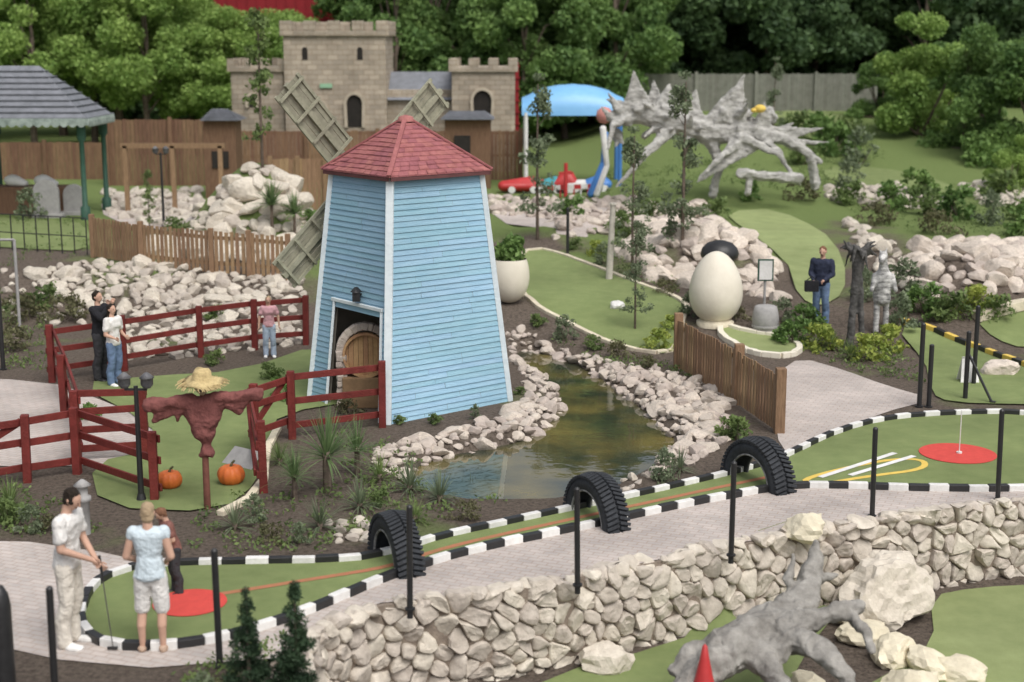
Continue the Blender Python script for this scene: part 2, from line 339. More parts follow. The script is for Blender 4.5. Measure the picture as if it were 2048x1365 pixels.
drape('putting_green',[(1950,640),(2060,612),(2250,610),(2250,700),(2048,700),(1990,680)],.03,TURF,'green artificial turf behind a pale stone kerb')
Z1=-1.1
def W(u,v,z=Z1): return G0(u,v,z)
drape('putting_green',None,.02,TURF_L,'pale green artificial turf in the lower garden',world=[W(*p) for p in[(1860,1195),(1950,1178),(2100,1170),(2300,1160),(2400,1420),(1640,1420),(1780,1350),(1870,1290)]])
drape('lawn',None,.02,TURF,'dark green turf strip at the foot of the stone wall',world=[W(*p) for p in[(980,1440),(1100,1352),(1330,1295),(1480,1230),(1600,1185),(1680,1220),(1600,1320),(1560,1440)]])
# water
wm,nt,b=_nodes('pond_water'); N=nt.nodes; L=nt.links
b.inputs['Roughness'].default_value=.03; b.inputs['IOR'].default_value=1.4; b.inputs['Specular IOR Level'].default_value=1.0
tc=N.new('ShaderNodeTexCoord'); nz=N.new('ShaderNodeTexNoise'); nz.inputs['Scale'].default_value=.8; nz.inputs['Detail'].default_value=5; L.new(tc.outputs['Object'],nz.inputs[0])
cr=N.new('ShaderNodeValToRGB'); cr.color_ramp.elements[0].position=.40; cr.color_ramp.elements[1].position=.68; cr.color_ramp.elements[0].color=(.035,.042,.027,1); cr.color_ramp.elements[1].color=(.16,.13,.045,1); L.new(nz.outputs[0],cr.inputs[0]); L.new(cr.outputs[0],b.inputs['Base Color'])
n3=N.new('ShaderNodeTexNoise'); n3.inputs['Scale'].default_value=4; L.new(tc.outputs['Object'],n3.inputs[0]); bp=N.new('ShaderNodeBump'); bp.inputs['Strength'].default_value=.06; bp.inputs['Distance'].default_value=.03; L.new(n3.outputs[0],bp.inputs['Height']); L.new(bp.outputs[0],b.inputs['Normal'])
pts=[V((p.x,p.y)) for p in POND]
big=[]
for i,p in enumerate(pts):
    a=pts[i-1]; c=pts[(i+1)%len(pts)]; t=(c-a).normalized(); nrm=V((t.y,-t.x))
    q_=p+nrm*.2
    if inpoly(q_,pts): q_=p-nrm*.2
    big.append(q_)
r=delaunay_2d_cdt(big,[],[list(range(len(big)))],1,1e-5)
mb=MB(); mb.add([(p.x,p.y,-.16) for p in r[0]],[tuple(f) for f in r[2]]); mb.obj('water',wm,kind='structure',label='murky olive pond water reflecting the windmill',cat='pond water')
# ---------------------------------------------------------------- edging kerbs
def resample(P,step,closed):
    if closed: P=P+[P[0]]
    out=[P[0].copy()]; acc=0
    for a,b in zip(P,P[1:]):
        L_=(b-a).length; t=step-acc
        while t<=L_: out.append(a+(b-a)*(t/L_)); t+=step
        acc=(acc+L_)%step if L_+acc>=step else acc+L_
    return out
def edging(P,label,step=.28,w=.1,hh=.12,mats=(BLACK,WHITE),closed=True,nmat=2,name='track_edging'):
    pts=resample([V((p.x,p.y,0)) for p in P],step,closed); mb=MB()
    if closed: pts.append(pts[0])
    for i,(a,b) in enumerate(zip(pts,pts[1:])):
        if (b-a).length<.02: continue
        za=h(a.x,a.y)+hh/2-.01; zb=h(b.x,b.y)+hh/2-.01
        d=(b-a)*.004; jj=V((RND.uniform(-.008,.008),RND.uniform(-.008,.008),0))
        mb.beam(V((a.x,a.y,za))+d+jj,V((b.x,b.y,zb))-d+jj,w,hh+RND.uniform(-.012,.012),i%nmat)
    o=V((P[0].x,P[0].y,h(P[0].x,P[0].y)))
    return mb.obj(name,list(mats),o,label=label,cat='kerb edging',bevel=.01)
edging(PA,'black and white chequered timber edging around racetrack green',.29)
edging(PB_,'pale stone kerb edging around turf green',.5,.12,.08,(CREAM,CREAM),nmat=1)
edging(PE,'cream rounded kerb around the small turf lobe',.2,.13,.12,(EGG,EGG),nmat=1)
edging([G(u,v) for u,v in [(1790,645),(1860,660),(1900,680),(1960,702),(2010,722),(2080,745)]],'yellow and black painted edging beside turf',.33,.12,.14,(YEL,BLACK),closed=False)
edging([G(u,v) for u,v in [(1950,642),(2060,615),(2250,612)]],'pale stone raised kerb',.6,.3,.22,(CREAM,CREAM),closed=False,nmat=1)
edging([G(u,v) for u,v in [(440,1032),(500,1000),(528,965),(535,900),(560,850)]],'pale stone kerb beside the scarecrow lawn',.4,.12,.08,(CREAM,CREAM),closed=False,nmat=1)
def disc(c,r,z,mat_,label,name='target_circle'):
    mb=MB(); n=40; vs=[(c.x+math.cos(2*math.pi*i/n)*r,c.y+math.sin(2*math.pi*i/n)*r,z) for i in range(n)]
    vs+= [(x,y,z-.006) for x,y,_ in vs]; mb.add(vs,[tuple(range(n))]+[(i,n+i,n+(i+1)%n,(i+1)%n) for i in range(n)])
    mb.obj(name,mat_,c,label=label,cat='target circle')
disc(G0(380,1212),.43,.046,REDM,'red circular target mat on green turf')
disc(G0(1915,912),.6,.046,REDM,'large red circular target mat with flag stick')
def ribbon(px,w,z,mat_,name,label,closed=False,cat='painted line'):
    P=chaikin([G0(u,v) for u,v in px],2,closed)
    mb=MB(); n=len(P); vs=[]
    for i,p in enumerate(P):
        a=P[i-1] if (i>0 or closed) else p; b=P[(i+1)%n] if (i<n-1 or closed) else p
        t=(b-a).normalized(); nn=V((-t.y,t.x,0)); vs+=[(p.x+nn.x*w/2,p.y+nn.y*w/2,z),(p.x-nn.x*w/2,p.y-nn.y*w/2,z)]
    m=n if closed else n-1
    mb.add(vs,[(2*i,2*i+1,2*((i+1)%n)+1,2*((i+1)%n)) for i in range(m)]); mb.obj(name,mat_,kind='structure',label=label,cat=cat)
ribbon([(430,1196),(620,1165),(790,1138),(880,1102),(1150,1042),(1450,977),(1570,952)],.1,.039,ORNG,'painted_line','faded orange line along the turf track')
ribbon([(1596,966),(1700,938),(1800,921),(1852,926),(1846,944),(1740,957),(1640,974)],.10,.039,YEL,'painted_line','yellow painted loop on the turf',True)
ribbon([(1640,960),(1790,911)],.1,.043,WHITE,'painted_line','white painted bar on the turf')
ribbon([(1700,956),(1828,917)],.1,.043,WHITE,'painted_line','white painted bar on the turf')
# ---------------------------------------------------------------- rocks
def rockmesh(i,sub=2,lo=.5,hi=.85):
    rr=random.Random(100+i); bm=bmesh.new(); bmesh.ops.create_icosphere(bm,subdivisions=sub,radius=1)
    pl=[(V((rr.gauss(0,1),rr.gauss(0,1),rr.gauss(0,1))).normalized(),rr.uniform(lo,hi)) for _ in range(11)]
    off=V((rr.random()*50,0,0))
    for v in bm.verts:
        p=v.co.copy()
        for n_,d in pl:
            k=p.dot(n_)
            if k>d: p-=n_*((k-d)*.92)
        p*=1.1+.12*noise.noise(p*1.7+off)+.06*noise.noise(p*5+off); v.co=p
    bm.verts.index_update(); vs=[v.co.copy() for v in bm.verts]; fs=[tuple(v.index for v in f.verts) for f in bm.faces]; bm.free(); return vs,fs
NR=12
ROCKS=[rockmesh(i,3,.45,.8) for i in range(NR)]; ROCKS2=[rockmesh(i,2,.45,.8) for i in range(NR)]
def rmesh(i,m): 
    mb=MB(); mb.add(*ROCKS[i],0,False); return mb.mesh('rock',[m])
RM={}
placed=[]
def scatter(px,sp,smin,smax,m,world=None,flat=.7,lift=.15):
    P=world or [G(u,v) for u,v in px]; x0=min(p.x for p in P);x1=max(p.x for p in P);y0=min(p.y for p in P);y1=max(p.y for p in P)
    n=int((x1-x0)*(y1-y0)/(sp*sp)*4); got=[]
    for _ in range(n):
        x=RND.uniform(x0,x1);y=RND.uniform(y0,y1)
        if not inpoly((x,y),P): continue
        if any((x-a)**2+(y-b_)**2<sp*sp*.6 for a,b_ in got): continue
        got.append((x,y)); s=smin+(smax-smin)*RND.random()**1.9
        placed.append((V((x,y,h(x,y)+s*lift)),V((s*RND.uniform(.8,1.35),s*RND.uniform(.75,1.2),s*RND.uniform(flat*.7,flat*1.3))),Euler((RND.uniform(-.5,.5),RND.uniform(-.5,.5),RND.uniform(0,6.3))),RND.randrange(NR),m))
scatter([(740,905),(850,876),(1000,838),(1055,790),(1015,665),(1045,665),(1120,745),(1140,800),(1120,860),(1060,895),(960,912),(880,930),(815,962),(750,940)],.18,.07,.19,STONEP)
scatter([(1035,665),(1060,660),(1200,722),(1330,742),(1450,790),(1455,880),(1400,925),(1290,955),(1345,885),(1300,840),(1230,785),(1150,732),(1040,695)],.18,.07,.2,STONEP)
scatter([(60,545),(200,528),(400,545),(600,560),(610,600),(560,640),(300,640),(120,600)],.27,.12,.3,STONE)
scatter([(240,650),(600,640),(610,690),(400,712),(250,725)],.3,.1,.22,STONE)
c=G(500,475); 
scatter(None,.28,.18,.5,STONE,world=[V((c.x+math.cos(a)*2.9,c.y+math.sin(a)*2.1,0)) for a in [i*.6 for i in range(10)]],lift=.0)
scatter([(1270,430),(1400,410),(1450,460),(1540,530),(1560,600),(1450,590),(1300,555),(1240,510)],.32,.16,.44,STONEP,lift=.05)
scatter([(1830,500),(1950,480),(2100,490),(2100,590),(1960,600),(1840,590)],.32,.16,.42,STONEP,lift=.05)
scatter([(980,395),(1270,395),(1270,420),(1210,470),(1100,480),(1110,440),(985,430)],.4,.15,.3,STONEP)
scatter([(1640,372),(1800,375),(1900,400),(1900,425),(1760,415),(1650,400)],.55,.2,.36,CREAM)
scatter([(1920,370),(2100,385),(2100,420),(1960,410)],.5,.18,.36,STONE)
scatter([(210,385),(400,382),(410,440),(220,430)],.42,.16,.32,STONE)
scatter([(650,1045),(745,1040),(745,1085),(660,1085)],.2,.07,.15,STONE)
scatter([(0,545),(60,540),(120,600),(60,640),(0,640)],.5,.1,.22,STONE)
scatter([(300,640),(120,600),(60,640),(100,650),(240,650)],.45,.1,.2,STONE)
scatter([(1680,430),(1740,470),(1820,520),(1820,580),(1720,500)],.42,.15,.3,STONE)
scatter([(1130,960),(1300,950),(1330,935),(1250,990),(1130,1015)],.26,.07,.13,STONE)
placed.sort(key=lambda r:-(max(r[1])/r[0].y))
RT={'pink_limestone':'pale pinkish limestone rock in the rockery','cream_stone':'cream boulder beside planting','limestone':'pale beige limestone rock on the bank'}
for i,(p,s,e,k,m) in enumerate(placed[:288]):
    key=(k,m.name)
    if key not in RM: RM[key]=rmesh(k,m)
    o=place('rock',RM[key],p,None,RT[m.name],'rock',None,'rockery rocks'); o.rotation_euler=e; o.scale=s
mb=MB()
for p,s,e,k,m in placed[288:]:
    R3=e.to_matrix(); vs,fs=ROCKS2[k]; mb.add([p+R3@V((v.x*s.x,v.y*s.y,v.z*s.z)) for v in vs],fs,0 if m is STONEP else 1)
mb.obj('rubble',[STONEP,STONE],kind='stuff',label='smaller pale limestone rubble filling the rockery banks',cat='rubble')
def boulder(c,s,m,label,k=0,rz=0):
    mb=MB(); vs,fs=rockmesh(k+50,4 if s[0]>.5 else 3,.65,.92); 
    Rz=Matrix.Rotation(rz,3,'Z')
    mb.add([V(c)+Rz@(V((v.x*s[0],v.y*s[1],v.z*s[2]))*(1+.12*noise.noise(v*3)+.07*noise.noise(v*8)+.03*noise.noise(v*20))) for v in vs],fs,0,False)
    mb.obj('boulder',m,V(c)-V((0,0,s[2]*.8)),label=label,cat='boulder')
p=W(1785,1265); boulder(p+V((0,.5,.34)),(.66,.5,.5),STONE,'large pale limestone boulder below the stone wall',4,.5)
for i,(u,v,s) in enumerate([(1735,1290,.27),(1790,1325,.3),(1860,1350,.28),(1930,1365,.26),(1700,1250,.22),(1620,1390,.2),(1830,1390,.28)]):
    p=W(u,v); boulder(p+V((0,.1,.1)),(s*1.3,s*.9,s*.6),CREAM,'cream edging boulder on the lower green',i+3,i)
p=W(1215,1345); boulder(p+V((0,.1,.12)),(.3,.25,.24),STONE,'pale boulder at the foot of wall',8)
boulder(V((WALL[4].x+.35,WALL[4].y+.1,.08)),(.3,.25,.22),CREAM,'upright cream stone on the wall top',9)
boulder(G(2000,748)+V((0,0,.08)),(.42,.3,.2),STONEP,'pinkish flat stone beside the turf',10)
# ---------------------------------------------------------------- dry stone wall
wroot=thing('stone_wall','rubble limestone retaining wall with dark joints','wall',V((WALL[0].x,WALL[0].y,-1.1)))
wl=[V((XW-.15,WALL[0].y-2.2,0)),V((XW-.05,WALL[0].y-.7,0))]+[V((p.x,p.y,0)) for p in WALL]
cum=[0]
for a,b_ in zip(wl,wl[1:]): cum.append(cum[-1]+(b_-a).length)
def wp(s):
    for i in range(len(wl)-1):
        if s<=cum[i+1] or i==len(wl)-2:
            t=(s-cum[i])/(cum[i+1]-cum[i]); d=(wl[i+1]-wl[i]).normalized(); 
            return wl[i]+(wl[i+1]-wl[i])*t, V((d.y,-d.x,0))
SX,SZ=.27,.155; H0=1.12
ni=int(cum[-1]/SX); nj=int(H0/SZ)+1
seed={}
for i in range(-2,ni+2):
    for j in range(-2,nj+2): 
        if RND.random()<.2: continue
        seed[(i,j)]=((i+.5+.5*(j%2)+RND.uniform(-.48,.48))*SX,(j+.5+RND.uniform(-.45,.45))*SZ)
def clip(poly,mx_,my,nx_,ny):
    out=[]
    for a,b_ in zip(poly,poly[1:]+poly[:1]):
        da=(a[0]-mx_)*nx_+(a[1]-my)*ny; db=(b_[0]-mx_)*nx_+(b_[1]-my)*ny
        if da<=0: out.append(a)
        if da*db<0: t=da/(da-db); out.append((a[0]+(b_[0]-a[0])*t,a[1]+(b_[1]-a[1])*t))
    return out
mb=MB()
for i in range(0,ni):
    for j in range(-1,nj):
        if (i,j) not in seed: continue
        s0=seed[(i,j)]; poly=[(s0[0]-1,s0[1]-1),(s0[0]+1,s0[1]-1),(s0[0]+1,s0[1]+1),(s0[0]-1,s0[1]+1)]
        for di in range(-3,4):
            for dj in range(-3,4):
                if di or dj:
                    q_=seed.get((i+di,j+dj))
                    if q_ is None or not poly: continue
                    poly=clip(poly,(s0[0]+q_[0])/2,(s0[1]+q_[1])/2,q_[0]-s0[0],q_[1]-s0[1])
        if len(poly)<3: continue
        P2=[p+V((RND.uniform(-.007,.007),RND.uniform(-.007,.007))) for p in chaikin([V(p) for p in poly],1 if RND.random()<.5 else 2)]
        c2=sum(P2,V((0,0)))/len(P2)
        if c2.y>H0+.03: continue
        bul=RND.uniform(.015,.08); tx=RND.uniform(-.4,.4); tz=RND.uniform(-.45,.3); n=len(P2); vs=[]
        for sc,dp in((.9,-.10),(.97,-.015),(.94,bul*.55),(.8,bul),(.4,bul*1.05)):
            for p in P2:
                q_=c2+(p-c2)*sc; b0,nn=wp(max(.01,min(cum[-1]-.01,q_.x))); off=q_-c2
                e=dp+(off.x*tx+off.y*tz if dp>0 else 0)+.035*noise.noise(V((q_.x*9,q_.y*9,i+j)))
                vs.append(b0+nn*e+V((0,0,min(q_.y,H0+.06)-1.1)))
        fsx=[(k*n+a,k*n+(a+1)%n,(k+1)*n+(a+1)%n,(k+1)*n+a) for k in range(4) for a in range(n)]+[tuple(range(4*n,5*n))]
        mb.add(vs,fsx,0,(i+j)%3==0)
mb.obj('facing_stones',STONE,wroot.location,wroot)
mb=MB()
for k in range(int(cum[-1]/.25)):
    a,na=wp(k*.25+.001); b_,nb=wp(min(cum[-1]-.001,(k+1)*.25)); a=a-na*.015; b_=b_-nb*.015
    mb.add([a+V((0,0,-1.2)),b_+V((0,0,-1.2)),b_,a,a-na*.33,b_-nb*.33],[(0,1,2,3),(3,2,5,4)])
mb.obj('mortar_core',MORT,wroot.location,wroot)
mb=MB(); s=0.1
while s<cum[-1]-.2:
    a,nn=wp(s); w_=RND.uniform(.15,.36); vs,fs=ROCKS[RND.randrange(NR)]; R3=Euler((RND.uniform(-.3,.3),RND.uniform(-.3,.3),RND.uniform(0,6))).to_matrix()
    c=a-nn*RND.uniform(.02,.14)+V((0,0,RND.uniform(-.03,.02)))
    mb.add([c+R3@V((v.x*w_*.6,v.y*w_*.5,v.z*w_*.3)) for v in vs],fs,0,False); s+=w_*.72
mb.obj('coping_stones',STONE,wroot.location,wroot)
# ---------------------------------------------------------------- windmill
C0=G0(775,850); Rr=G0(1030,800); e=(Rr-C0); sd=2.74; se=2.48; er=e.normalized(); el=V((-er.y,er.x,0))
cs=[C0,C0+er*sd,C0+er*sd+el*se,C0+el*se]; ctr=(cs[0]+cs[2])/2; HT=4.22; KT=.72
wind=thing('windmill','light blue clapboard windmill with a red shingle roof and wooden sails','windmill',ctr)
def corner(k,z): c=cs[k%4]; f=1-(1-KT)*z/HT; return V((ctr.x+(c.x-ctr.x)*f,ctr.y+(c.y-ctr.y)*f,z))
def FP(k,s,z): return corner(k,z).lerp(corner(k+1,z),s)
mb=MB(); NB=44
outn=[-el,er,el,-er]
DS0,DS1,DZ=.24,.92,1.9
for k in range(4):
    for i in range(NB):
        z0=-.02+i*(HT+.02)/NB; z1=-.02+(i+1)*(HT+.02)/NB; segs=[(0,1)]
        if k==3 and z1<DZ: segs=[(0,DS0),(DS1,1)]
        for s0,s1 in segs:
            cut=[s0]+([RND.uniform(s0+.2,s1-.2)] if s1-s0>.6 else [])+[s1]
            for c0_,c1_ in zip(cut,cut[1:]):
                n_=outn[k]; jt=RND.uniform(-.003,.004); a=FP(k,c0_,z0)+n_*(.024+jt); b_=FP(k,c1_-.002,z0)+n_*(.024+jt); c=FP(k,c1_-.002,z1)+n_*.007; d=FP(k,c0_,z1)+n_*.007
                mb.add([a,b_,c,d,FP(k,c0_,z0),FP(k,c1_-.002,z0)],[(0,1,2,3),(4,5,1,0)])
mb.obj('siding',BLUE,ctr,wind)
mb=MB()
for k in range(4):
    segs=[(0,1,0,HT)] if k!=3 else [(0,DS0,0,DZ),(DS1,1,0,DZ),(0,1,DZ,HT)]
    for s0,s1,z0,z1 in segs:
        n_=outn[k]*-.06; mb.add([FP(k,s0,z0)+n_,FP(k,s1,z0)+n_,FP(k,s1,z1)+n_,FP(k,s0,z1)+n_],[(3,2,1,0)])
mb.obj('inner_wall',mat('inner_boards',(.34,.31,.26),None,3),ctr,wind)
mb=MB()
for k in range(4):
    dd=(cs[k]-ctr).normalized()
    mb.beam(corner(k,0)+dd*.01,corner(k,HT)+dd*.01,.13,.09,0,up=dd)
mb.beam(FP(3,DS0,0)-er*.03,FP(3,DS0,DZ+.03)-er*.03,.05,.06); mb.beam(FP(3,DS1,0)-er*.03,FP(3,DS1,DZ+.03)-er*.03,.05,.05)
mb.beam(FP(3,DS0-.03,DZ+.04)-er*.035,FP(3,DS1+.02,DZ+.04)-er*.035,.06,.06)
mb.obj('corner_trim',TRIM,ctr,wind,bevel=.006)
mb=MB(); EZ=4.22; AZ=5.15; NC=13; dirs=[-el,er,el,-er]
ha=sd*KT/2+.14; hb=se*KT/2+.16   # half widths along er and el
for k in range(4):
    n_=dirs[k]; t_=V((-n_.y,n_.x,0)); HN,HT_=(hb,ha) if k%2==0 else (ha,hb)
    for i in range(NC):
        f0=i/NC; f1=min(1,(i+1.15)/NC); nt_=max(1,int(2*HT_*(1-f0)/.19))
        for j in range(nt_):
            w0=-1+2*j/nt_; w1=-1+2*(j+1)/nt_-.012; lift=RND.uniform(.018,.036)
            z0=EZ+(AZ-EZ)*f0+lift; z1=EZ+(AZ-EZ)*f1+.004
            A=ctr+n_*(HN*(1-f0))+t_*(w0*HT_*(1-f0))+V((0,0,z0)); B=ctr+n_*(HN*(1-f0))+t_*(w1*HT_*(1-f0))+V((0,0,z0))
            Cc=ctr+n_*(HN*(1-f1))+t_*(w1*HT_*(1-f1))+V((0,0,z1)); D=ctr+n_*(HN*(1-f1))+t_*(w0*HT_*(1-f1))+V((0,0,z1))
            dn=V((0,0,-lift)); mb.add([A,B,Cc,D,A+dn,B+dn],[(0,1,2,3),(4,5,1,0)])
    mb.beam(ctr+n_*HN+t_*HT_+V((0,0,EZ+.03)),ctr+V((0,0,AZ+.03)),.08,.03)
hv=[]
for k in range(4):
    n_=dirs[k]; t_=V((-n_.y,n_.x,0)); HN,HT_=(hb,ha) if k%2==0 else (ha,hb); hv.append(ctr+n_*HN+t_*HT_+V((0,0,EZ-.005)))
mb.add(hv+[ctr+V((0,0,AZ-.01))],[(3,2,1,0),(0,1,4),(1,2,4),(2,3,4),(3,0,4)])
mb.lathe(ctr+V((0,0,AZ-.07)),[(.15,0),(.13,.08),(.08,.1),(.0,.105)],12)
rf=mb.obj('roof',SHING,ctr,wind)
mb=MB()
for k in range(4): 
    n_=dirs[k]; t_=V((-n_.y,n_.x,0)); HN,HT_=(hb,ha) if k%2==0 else (ha,hb); mb.beam(ctr+n_*(HN-.02)+t_*(HT_-.05)+V((0,0,EZ-.04)),ctr+n_*(HN-.02)-t_*(HT_-.05)+V((0,0,EZ-.04)),.03,.06)
mb.obj('eave_board',mat('dark_fascia',(.14,.06,.06)),ctr,wind)
hubp=ctr+el*(se*KT/2+.45)+V((0,0,3.93)); ax=er
sr=place('rotor',None,None,wind) ; sr.location=hubp-ctr
mb=MB(); mb.cyl(hubp-el*.5,hubp+el*.12,.09,.09); mb.cyl(hubp-el*.06,hubp+el*.14,.2,.16,14)
mb.obj('hub',GWOOD,hubp,sr)
for q_ in range(4):
    a=math.radians(42+90*q_); d=ax*math.cos(a)+V((0,0,1))*math.sin(a); t_=-ax*math.sin(a)+V((0,0,1))*math.cos(a)
    mb=MB(); mb.beam(hubp,hubp+d*2.42,.1,.1,up=el)
    for off in(-.3,.3): mb.beam(hubp+d*.75+t_*off+el*.02,hubp+d*2.4+t_*off+el*.02,.06,.05,up=el)
    for i in range(4):
        r0=.8+i*.5; mb.beam(hubp+d*r0-t_*.33-el*.05,hubp+d*r0+t_*.33-el*.05,.05,.03,up=el)
    for j,off in enumerate((-.225,-.115,.115,.225)): mb.beam(hubp+d*.78+t_*off+el*.03,hubp+d*2.38+t_*off+el*.03,.1,.015,up=el)
    mb.obj('sail',GWOOD,hubp,sr)
# round wooden barrel end set in a low stone arch inside the doorway
ic=FP(3,.66,0)+V((.06,.66,0)); X=V((1,0,0)); Yv=V((0,1,0)); ZC=.98
mb=MB()
for i in range(15):
    a=math.pi*(i/14); mb.box(ic+X*(math.cos(a)*.47)+V((0,0,ZC+math.sin(a)*.50)),(.14,.15,.13),Euler((RND.uniform(-.2,.2),-a+RND.uniform(-.2,.2),RND.uniform(-.3,.3))).to_matrix())
for row in range(8):
    for s_ in(-.47,.47,-.40,.40):
        if row*.12<.92: mb.box(ic+X*s_+V((0,0,.06+row*.12))+Yv*RND.uniform(-.03,.03),(.12,.15,.115),Euler((RND.uniform(-.2,.2),RND.uniform(-.2,.2),RND.uniform(-.3,.3))).to_matrix())
mb.obj('stone_arch',STONEP,ctr,wind,bevel=.022)
mb=MB()
for i in range(-4,5):
    hh_=math.sqrt(max(0,.41**2-(i*.088)**2))
    mb.beam(ic+X*(i*.088)+Yv*.0+V((0,0,ZC-.02-hh_)),ic+X*(i*.088)+Yv*.0+V((0,0,ZC-.02+hh_)),.082,.03,up=Yv)
for i in range(28):
    a=2*math.pi*i/28; b2=2*math.pi*(i+1)/28; mb.beam(ic+X*(math.cos(a)*.39)+V((0,0,ZC-.02+math.sin(a)*.39))-Yv*.06,ic+X*(math.cos(b2)*.39)+V((0,0,ZC-.02+math.sin(b2)*.39))-Yv*.06,.045,.07,up=Yv)
mb.obj('barrel_end',mat('barrel_wood',(.50,.31,.17),(.36,.2,.1),7,rand=.2),ctr,wind)
mb=MB(); mb.beam(ic+X*-.42+V((0,0,.28)),ic+X*.42+V((0,0,.28)),.3,.56); mb.obj('barrel_stand',mat('stand_wood',(.28,.18,.1),None,5),ctr,wind,bevel=.02)
mb=MB(); p=FP(3,.62,2.1)-er*.12; mb.box(p,(.13,.13,.16)); mb.lathe(p+V((0,0,.08)),[(.11,0),(.03,.09),(0,.09)],4); mb.beam(p,FP(3,.62,2.14),.03,.03); mb.obj('lantern',BLACK,ctr,wind)
# ---------------------------------------------------------------- fences
def railfence(bases,ht,rails,label,mat_=DWOOD,pw=.12,rw=.11,rt=.04,diag=()):
    B=[V((p.x,p.y,h(p.x,p.y))) for p in bases]; root=thing('rail_fence',label,'fence',B[0])
    for p in B:
        mb=MB(); mb.beam(p-V((0,0,.1)),p+V((RND.uniform(-.02,.02),0,ht+RND.uniform(-.02,.03))),pw,pw,up=V((RND.uniform(-.2,.2),1,0))); mb.obj('post',mat_,B[0],root,bevel=.01)
    for i,(a,b_) in enumerate(zip(B,B[1:])):
        n_=(b_-a).cross(V((0,0,1))).normalized()*(-(pw+rt)/2)
        for z in rails:
            mb=MB(); d=(b_-a).normalized()*.06
            mb.beam(a+V((0,0,z+RND.uniform(-.015,.015)))+n_-d,b_+V((0,0,z+RND.uniform(-.02,.02)))+n_+d,rt,rw); mb.obj('rail',mat_,B[0],root,bevel=.006)
        if i in diag:
            mb=MB(); mb.beam(a+V((0,0,rails[0]))+n_*1.5,b_+V((0,0,rails[-1]))+n_*1.5,rt,rw); mb.obj('brace',mat_,B[0],root,bevel=.006)
    return root
railfence([G0(105,765),G0(250,742),G0(403,715),G(510,700),G(612,690)],1.1,(.25,.6,.98),'dark red post and rail fence in front of rock bank')
railfence([G0(105,765),G0(130,835),G0(155,925)],1.12,(.25,.6,.98),'dark red post and rail fence along paved yard')
railfence([G0(155,925),G0(292,918)],1.15,(.2,.5,.8,1.08),'short dark red rail fence panel beside the lamp post')
railfence([G0(-150,1000),G0(55,965),G0(155,948),G0(310,1002)],1.02,(.2,.6,.92),'dark red rail fence with diagonal brace',diag=(0,))
railfence([G0(528,985),G0(512,905),G0(585,878)],1.1,(.3,.75,1.0),'dark red corner rail fence with diagonal braces',diag=(0,1))
railfence([G0(585,878),G0(765,855)],1.15,(.2,.62,1.02),'dark red rail fence joining the windmill')
def picket(bases,ht,label,mat_=BWOOD,gap=.13,w=.09,name='picket_fence',rails=(.25,.85),pt=.02,post_h=.08,pw=.13):
    B=[V((p.x,p.y,h(p.x,p.y))) for p in bases]; root=thing(name,label,'fence',B[0])
    for p in B:
        mb=MB(); q_=p-V((0,.04,0)); mb.beam(q_-V((0,0,.1)),q_+V((0,0,ht+post_h)),pw,pw,up=V((0,1,0))); mb.obj('post',mat_,B[0],root,bevel=.01)
    for a,b_ in zip(B,B[1:]):
        L_=(b_-a).length; d=(b_-a)/L_; n_=d.cross(V((0,0,1))).normalized()
        if n_.y>0: n_=-n_
        n_=n_*.05; mb=MB()
        k=int(L_/gap)
        for i in range(1,k): 
            p=a+d*(i*L_/k+RND.uniform(-.01,.01)); mb.beam(p+n_+V((0,0,.04)),p+n_+V((RND.uniform(-.01,.01),0,ht+RND.uniform(-.02,.02))),w,pt,up=V((n_.x,n_.y,0)))
        mb.obj('picket_panel',mat_,B[0],root)
        for z in rails:
            mb=MB(); mb.beam(a+V((0,0,z*ht)),b_+V((0,0,z*ht)),.04,.09); mb.obj('rail',mat_,B[0],root)
    return root
picket([G(188,515),G(285,532),G(425,548),G(500,552),G(578,560)],1.08,'brown wooden picket fence above the rock bank')
picket([G(1355,735),G(1475,808),G(1557,865)],1.0,'brown wooden picket bridge railing beside pond',pw=.17,post_h=.12)
